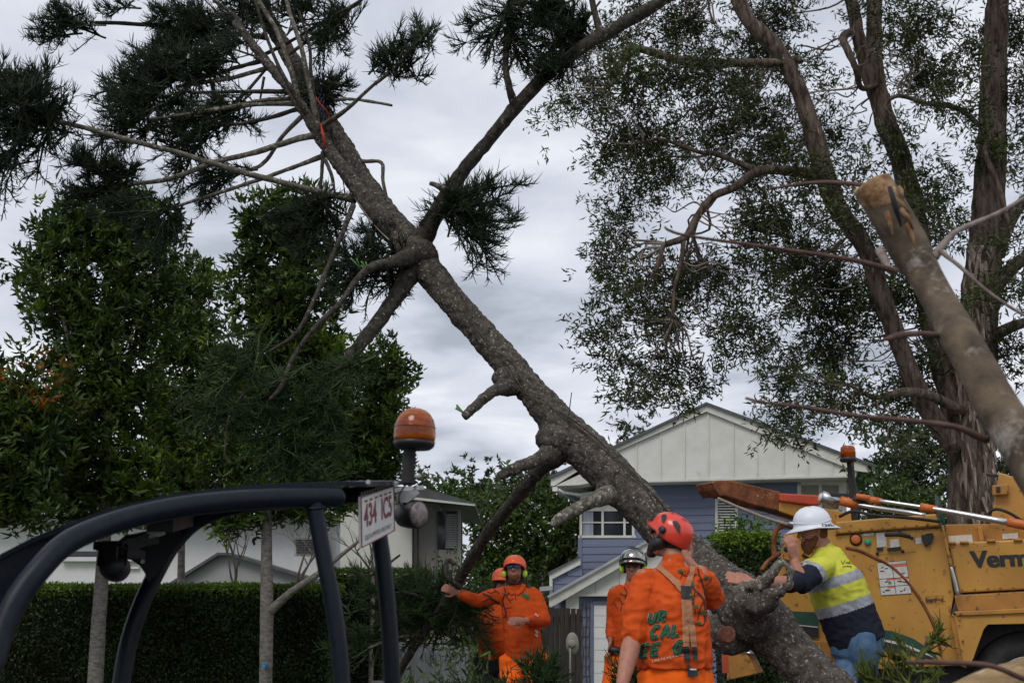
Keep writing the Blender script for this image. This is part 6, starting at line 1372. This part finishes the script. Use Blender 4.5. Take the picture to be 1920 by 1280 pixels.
# --- the man behind him
def hidden_man():
    Y = 11.7; A = lambda x, y, d=0: at(x, y, Y + d)
    J = dict(pelvis=A(932, 1232), chest=A(928, 1160), neck=A(938, 1113, .03), sh=(A(902, 1130, .05), A(955, 1128, .05)), el=(A(893, 1165, .1), A(962, 1170, .1)), wr=(A(910, 1180, .22), A(955, 1190, .2)), ground=-.1, fwd=V(-.05, -.3, 0))
    fc = V(-.5, -1, .1); up = V(0, .05, 1).normalized(); hc = A(944, 1093, .05)
    r, bvh, sho, (f, sd, ho) = person('man in plain orange shirt and dark shorts, mostly hidden behind the reaching man', J, fc, up, hc, s=.92, girth=(.14, .125), waist=(.15, .155), hem=.1, vox=.01, pants='blackcl', seed=8, belly=.05, side=V(1, .1, 0))
    h, c = helmet(r, ho, f, up, sd, 'helor', .98); muffs(r, c, f, up, sd, .95, 'black'); glasses(r, ho, f, up, sd, .94, 'darklens')
    mb = MB(); seg(mb, [ho + up * .045 + f * .03, ho - up * .01 + f * .05], [(.055, .05), (.03, .03)], side=sd); put(remesh(mb, .01, 2), 'beard', M['hair'], r)
    segs = [(1.6, [(905, 1135), (915, 1145), (925, 1160), (922, 1175)]), (1.6, [(915, 1145), (928, 1142)]), (1.6, [(925, 1160), (934, 1168)]), (1.4, [(908, 1150), (918, 1158)]), (1.4, [(900, 1160), (910, 1172)]), (1.4, [(920, 1130), (926, 1142)])]
    branchprint(r, bvh, segs)
hidden_man()

# --- man with chrome helmet
def chrome_man():
    Y = 11.0; A = lambda x, y, d=0: at(x, y, Y + d)
    J = dict(pelvis=A(1180, 1232), chest=A(1184, 1150), neck=A(1186, 1092, .03), sh=(A(1156, 1106, .0), A(1216, 1106, .08)), el=(A(1148, 1160, .04), A(1228, 1165, .05)), wr=(A(1144, 1200, -.08), A(1220, 1210, -.1)), ground=-.05, fwd=V(-.1, -.3, 0))
    fc = V(-.22, -1, .04); up = V(.02, .03, 1).normalized(); hc = A(1187, 1062, .0)
    r, bvh, sho, (f, sd, ho) = person('man with chrome helmet and dark glasses standing before the garage door', J, fc, up, hc, s=.98, girth=(.15, .12), waist=(.145, .125), vox=.008, hands=((V(0, -.1, -1), V(1, 0, 0)), (None, None)), curls=(.6, .4), seed=11, side=V(1, .05, 0))
    h, c = helmet(r, ho, f, up, sd, 'helsil', 1.08, brim=.03); muffs(r, c, f, up, sd, 1.0, 'lime'); glasses(r, ho, f, up, sd, 1.0, 'darklens')
    mb = MB(); pts = [onhelm(c, f, up, sd, 1.08, R(a), R(e), 1.09)[0] for a, e in ((95, -5), (92, 30), (80, 70), (-80, 70), (-92, 30), (-95, -5))]; mb.loft(spline([tuple(p_) for p_ in pts], 3), [(.004, .008)] * 16, n=6); mb.build('headband', M['black'], h)
    mb = MB(); pts = [onhelm(c, f, up, sd, 1.08, R(a), R(6 + (8 if abs(a) < 50 else 0)), 1.12)[0] for a in (-88, -60, -30, 0, 30, 60, 88)]; mb.loft(spline([tuple(p_) for p_ in pts], 3), [.005] * 19, n=6); mb.build('visor_frame', M['black'], h)
    mb = MB(); seg(mb, [ho + up * .12 - f * .035, ho + up * .06 - f * .05], [(.078, .06), (.068, .045)], side=sd); put(remesh(mb, .01, 2), 'hair', M['hair'], r)
    segs = [(2, [(1170, 1100), (1176, 1110), (1172, 1122), (1180, 1132), (1176, 1150)]), (1.6, [(1162, 1112), (1172, 1116), (1184, 1112)]), (1.6, [(1180, 1132), (1188, 1128)]), (1.6, [(1165, 1130), (1174, 1134)]), (1.6, [(1160, 1120), (1166, 1130), (1164, 1145)]), (1.4, [(1178, 1142), (1186, 1146)]), (1.4, [(1150, 1128), (1158, 1140)]), (1.4, [(1182, 1104), (1178, 1114)])]
    branchprint(r, bvh, segs)
    # dark object in his hand
    c = A(1153, 1217, -.1); o = MB().lathe(c + V(-.06, 0, .0), V(1, -.1, -.15), [(.02, 0), (.035, .02), (.038, .07), (.03, .13), (.01, .14)], 14).build('hand_tool', M['black']); tag(o, 'black rounded tool held low by the chrome-helmeted man', 'tool')
chrome_man()

# --- hard-hat man leaning against the trunk
def hardhat_man():
    Y = 8.75; A = lambda x, y, d=0: at(x, y, Y + d)
    # facing image left: his left side is towards the camera
    J = dict(pelvis=A(1606, 1195, .05), chest=A(1565, 1090, .05), neck=A(1545, 1026, .05), sh=(A(1543, 1060, -.14), A(1530, 1062, .12)), el=(A(1503, 1094, -.28), A(1486, 1092, -.35)), wr=(A(1488, 1050, -.26), A(1412, 1094, -.70)), ground=0, fwd=V(-.3, .0, 0),
             legs=((A(1585, 1285, -.08), A(1600, 1420, -.05)), (A(1625, 1290, .16), A(1680, 1420, .2))))
    fc = V(-1, .02, -.06); up = V(-.12, 0, 1).normalized(); hc = A(1525, 993, .05)
    ax_o = J['pelvis']; axd = (J['neck'] - J['pelvis']); AL = axd.length; axd.normalize()
    navy_arm = J['el']
    def zone(c):
        t = (c - ax_o).dot(axd) / AL
        # sleeves: distance from the torso axis beyond shoulders
        for k in (0, 1):
            sh, el = J['sh'][k], J['el'][k]; d = (el - sh); q = (c - sh).dot(d) / d.length_squared; cl = sh + d * max(0, min(1.2, q)); 
            tor = ax_o + axd * (c - ax_o).dot(axd); 
            if (c - cl).length < .105 and q > .22 and ((c - tor).length > .15 or q > .6):
                return 1 if q > .50 else (2 if q > .34 else 0)
        if t < .30: return 1
        if t < .405: return 2
        if .585 < t < .69: return 2
        return 0
    r, bvh, sho, (f, sd, ho) = person('ginger-bearded man in white hard hat and yellow hi-vis shirt leaning his hand on the trunk', J, fc, up, hc, s=1.04, girth=(.205, .175), waist=(.175, .18), vox=.0068, pants='denim', sleeve=(.6, .6), hands=((V(-.1, -.15, 1), V(.6, -1, .2)), (V(-.95, -.05, .28), V(-.1, -.75, .6))), curls=(.55, .1), thumbs=(1, 1), seed=14, topmats=[M['yellow'], M['navy'], M['silver']], zone=zone, side=V(0, -1, 0), hem=-.08, stance=.1, fold=.006, nk=1.45, ar=1.15, hs=1.12)
    # beard, hair
    mb = MB(); seg(mb, [ho + up * .075 - f * .005, ho + up * .04 + f * .035, ho + up * .01 + f * .06, ho - up * .035 + f * .06], [(.072, .035), (.064, .05), (.05, .05), (.025, .028)], side=sd); put(remesh(mb, .007, 2, .004, 35, 2), 'beard', M['beard'], r)
    mb = MB(); seg(mb, [ho + up * .15 - f * .035, ho + up * .09 - f * .045, ho + up * .055 - f * .05], [(.078, .07), (.076, .052), (.06, .04)], side=sd); put(remesh(mb, .008, 2, .003, 30, 2), 'hair', M['beard'], r)
    for k in (-1, 1):
        mb = MB(); c_ = ho + up * .118 + f * .088 + sd * k * .032; mb.lathe(c_, f, [(.011, -.006), (.011, 0), (.006, .004)], 12); mb.build('eye', M['decal'], r)
    # hard hat: dome with full brim
    c = ho + up * .145; vs = []; fs = []; n = 48; s = 1.07
    prof = [(.150, -.022), (.152, -.018), (.118, .0), (.112, .012), (.114, .02), (.110, .048), (.101, .074), (.083, .099), (.056, .118), (.026, .127), (.002, .129)]
    for r_, h_ in prof:
        for k in range(n):
            an = 2 * math.pi * k / n; ca, sa = math.cos(an), math.sin(an)
            br_ = (.02 * max(0, ca) ** 2 + .012 * max(0, -ca) ** 2) if r_ > .14 else 0; ridge = .006 * math.exp(-(sa / .28) ** 2) if h_ > .03 else 0; dr = (-.016 * max(0, -ca) - .010 * max(0, ca)) if r_ > .14 else 0
            vs.append(c + f * (ca * (r_ + br_) * 1.12 * s) + sd * (sa * r_ * .97 * s) + up * ((h_ + ridge + dr) * s))
    m_ = len(prof); fs = [(i * n + k, i * n + (k + 1) % n, (i + 1) * n + (k + 1) % n, (i + 1) * n + k) for i in range(m_ - 1) for k in range(n)]
    mb = MB(); mb.add(vs, fs, True); hh = mb.build('hard_hat', M['helwh'], r); so_ = hh.modifiers.new('s', 'SOLIDIFY'); so_.thickness = .004
    mb = MB()
    for zz in (.025,):
        pts = []
        for k in range(25):
            an = 2 * math.pi * k / 24; ca, sa = math.cos(an), math.sin(an); pts.append(c + f * ca * .128 * s * 1.0 + sd * sa * .1115 * s + up * (.022 + .012 * math.cos(2 * an)) * s)
        mb.loft(pts, [.0035] * 25, n=6, cap=False)
    mb.build('hat_rib', M['helwh'], hh)
    for k in range(5):
        p_ = c + f * (.02 - k * .016) * s - sd * 0 + sd * (-.07) * s * 1.0; 
        q_ = V(0, 0, 0); an = R(60 + k * 7)
        side_ = -1 if sd.y > 0 else 1
        p_ = c + f * (.015 - k * .014) + sd * side_ * .072 + up * .104; mb = MB(); mb.lathe(p_, (sd * side_ * .8 + up).normalized(), [(.0035, -.01), (.0035, .002)], 8); mb.build('vent_hole', M['ink'], hh)
    rotn = Matrix((-f * 1.0, up, V(0, -1, 0))).transposed()
    lett = txt('CRAIG', M['ink'], 0, 0, .085, .024, 0, hh, 'name_lettering', .03, rotn, c + V(0, 0, 0) - f * .108 + V(0, -.118, 0) - up * .012)
    # name curves round the back brim
    for v in lett.data.vertices:
        w_ = v.co + org(hh) - c; ff = w_.dot(f); hz = w_.dot(up); aa = math.atan2(.118, -.06) ; t = (-ff - .108) / .125; an = R(228) - t if True else 0
        an = math.pi * 1.33 - t * 1.0; an = -an if (sd * math.sin(an)).y > 0 else an
        rr_ = .128 - (hz + .012) * .9
        v.co = c - org(hh) + f * math.cos(an) * (rr_ * 1.13 * s + .006) + sd * math.sin(an) * (rr_ * .98 * s + .006) + up * (hz + .004)
    # script logo on the back
    mb = MB()
    for st_ in ([(1577, 1050), (1580, 1058), (1584, 1050)], [(1585, 1056), (1588, 1053), (1590, 1057), (1592, 1052), (1594, 1058)], [(1580, 1062), (1588, 1061), (1597, 1062)]): ribbon(r, bvh, st_, 1.1, 'x', 'x', .003, step=1.5, mb=mb)
    if mb.v: mb.build('shirt_logo', M['printdark'], r, kind='stuff')
hardhat_man()

# ------------------------------------------------------------------ foreground log, debris
def fore_log():
    c0 = at(1640, 345, 2.75); root = empty('cut_branch', V(at(1960, 900, 2.2).x, 2.2, 0), 'thick smooth sawn branch leaning in from the right foreground, splintered cut end uppermost', 'branch')
    q, r_ = pxtube([(1636, 348, 2.75, 37), (1658, 385, 2.74, 37), (1682, 425, 2.72, 38), (1708, 470, 2.7, 37), (1736, 520, 2.66, 31), (1770, 580, 2.6, 32), (1804, 640, 2.5, 35), (1844, 710, 2.45, 37), (1882, 780, 2.4, 40), (1945, 880, 2.3, 45), (2060, 1080, 2.2, 52), (2220, 1380, 2.05, 70)], 6)
    MB().loft(q, r_, n=28, nz=.05, nf=14, dome=.1).build('log', M['logbark'], root)
    ax = (q[0] - q[3]).normalized(); mb = MB(); axd_ = (ax + V(-.1, -.55, .35)).normalized(); mb.lathe(q[0] + ax * .004 - axd_ * .002, axd_, [(.043, -.02), (.0475, -.002), (.046, .002), (.036, .0035), (.035, .002), (.022, .003), (.021, .0015), (.008, .003), (0, .002)], 32, ell=.95, smooth=False); o = mb.build('sawn_end', mat('sawn_face', (.50, .34, .19), .8, (.30, .16, .07), 35, 5, .003, 90), root)
    for v in o.data.vertices: v.co += V(*[noise.noise(v.co * 40 + V(i * 7, 0, 0)) * .004 for i in range(3)])
    # splinters down the front
    r = random.Random(3)
    tq, tr_ = pxtube([(1638, 351, 2.735, 36), (1652, 372, 2.725, 34), (1666, 395, 2.725, 26), (1680, 420, 2.725, 15), (1692, 444, 2.72, 6)], 7); MB().loft(tq, tr_, n=40, nz=.09, nf=60, dome=-.1).build('torn_wood', M['cutwood'], root)
    for i, (x, y, x2, y2, w_) in enumerate(((1676, 372, 1704, 398, 5), (1690, 392, 1712, 430, 4), (1700, 420, 1718, 470, 4), (1662, 398, 1674, 440, 4), (1684, 352, 1694, 372, 5))):
        a, b = at(x, y, 2.66), at(x2, y2, 2.65); mb = MB(); k = w_ * 2.66 / F; sdv = (b - a).cross(V(0, 1, 0)).normalized()
        mb.loft([a, mix(a, b, .5) + sdv * k * .2, b], [(k, .010), (k * .8, .012), (k * .3, .004)], side=sdv, n=7, nz=.3, nf=60); mb.build('splinter', M['cutwood'], root)
    a, b = at(1668, 350, 2.60), at(1690, 425, 2.625); MB().loft([a, mix(a, b, .5), b], [(.005, .004), (.007, .008), (.002, .003)], side=V(1, 0, 0), n=7, nz=.3, nf=50).build('split', M['rubber'], root)
    tw = [[(1650, 470, 2.7, 9), (1670, 510, 2.6, 5)], [(1680, 508, 2.6, 7), (1600, 488, 2.5, 5), (1500, 472, 2.45, 4), (1400, 458, 2.4, 3.5), (1290, 442, 2.35, 3), (1255, 432, 2.35, 3), (1246, 425, 2.35, 2)],
          [(1850, 825, 2.4, 8), (1790, 800, 2.35, 6), (1700, 788, 2.3, 5), (1600, 778, 2.25, 4), (1500, 762, 2.2, 3.5), (1430, 754, 2.2, 3), (1398, 746, 2.2, 2.5)],
          [(1655, 352, 2.75, 6), (1600, 345, 2.8, 4.5), (1540, 342, 2.85, 4), (1480, 348, 2.9, 3), (1440, 355, 2.95, 2)],
          [(1762, 630, 2.55, 7), (1730, 625, 2.45, 5), (1690, 628, 2.4, 7), (1660, 636, 2.35, 4)], [(1752, 482, 2.66, 9), (1775, 450, 2.7, 6), (1800, 430, 2.75, 5), (1870, 400, 2.85, 4), (1930, 365, 2.9, 3)],
          [(1762, 470, 2.66, 5), (1800, 500, 2.62, 4), (1850, 545, 2.6, 3.5), (1910, 585, 2.6, 3), (1960, 610, 2.6, 3)]]
    for i, t in enumerate(tw): a, rr = pxtube(t, 6); MB().loft(a, rr, n=8, nz=.15, nf=40).build('twig', M['redtwig' if i in (1, 2, 3, 4) else 'deadtwig'], root)
    # pale debris in the bottom right corner
    root2 = empty('stripped_log', at(1900, 1300, 2.5), 'blurred yellowish stripped log across the bottom right corner', 'log')
    q, r_ = pxtube([(1770, 1330, 2.5, 36), (1840, 1296, 2.5, 36), (1920, 1272, 2.5, 38), (2020, 1240, 2.5, 40)], 5); MB().loft(q, r_, n=20, nz=.05, nf=20).build('log', mat('stripped_wood', (.40, .27, .12), .7, (.13, .075, .045), 6, 6, .003, 60, stretch=(1, 3, 5), c3=(.6, .5, .3), s3=14, t3=(.55, .65)), root2)
    q, r_ = pxtube([(1700, 1240, 2.4, 4), (1790, 1242, 2.4, 5), (1860, 1248, 2.4, 5), (1920, 1272, 2.4, 5), (1980, 1290, 2.4, 5)], 5); MB().loft(q, r_, n=8).build('twig', M['redtwig'], root2)
fore_log()
def sprigs():
    for nm, lab, T, Y, mt_, base in (('pine_sprig', 'yellow-green pine sprig sticking up in front of the chipper at the jeans', [(1700, 1218, 30, 20), (1738, 1192, 14, 20), (1680, 1250, 40, 16), (1620, 1262, 30, 10), (1735, 1250, 24, 14)], 5.6, 'pinel', (1715, 1330)),
                              ('pine_debris', 'heap of dark green pine foliage on the ground before the reaching man', [(1005, 1264, 25, 18), (1022, 1240, 14, 14), (1040, 1275, 35, 16), (960, 1285, 25, 10), (890, 1288, 40, 10)], 10.0, 'pineg', (1000, 1360)),
                              ('pine_debris', 'small heap of pine leaves behind the legs of the front man', [(1192, 1255, 16, 22), (1180, 1280, 20, 16)], 8.4, 'pineg', (1190, 1360))):
        b = at(base[0], base[1], Y); root = empty(nm, V(b.x, Y, gz(Y)), lab, 'pine foliage' if 'sprig' not in nm else 'sprig'); cd_ = Cords()
        for x, y, rx, ry in T: tuft(cd_, x, y, rx, ry, Y, 2 if nm == 'pine_sprig' else 5, base, Ln=.17 if nm == 'pine_sprig' else .28, ns=7 if nm == 'pine_sprig' else 10, nc=8, cl=.035 if nm == 'pine_sprig' else .07, rad=.003 if nm == 'pine_sprig' else .0045)
        cd_.build('foliage', M[mt_], root)
        m_ = MB()
        for x, y, rx, ry in T[:3]: q, r_ = pxtube([(base[0], base[1] + 60, Y, 4), ((base[0] + x) / 2, (base[1] + y) / 2 + 10, Y, 3), (x, y, Y, 2)], 4); m_.loft(q, r_, n=6)
        m_.build('stems', M['twig'], root, kind='stuff')
sprigs()
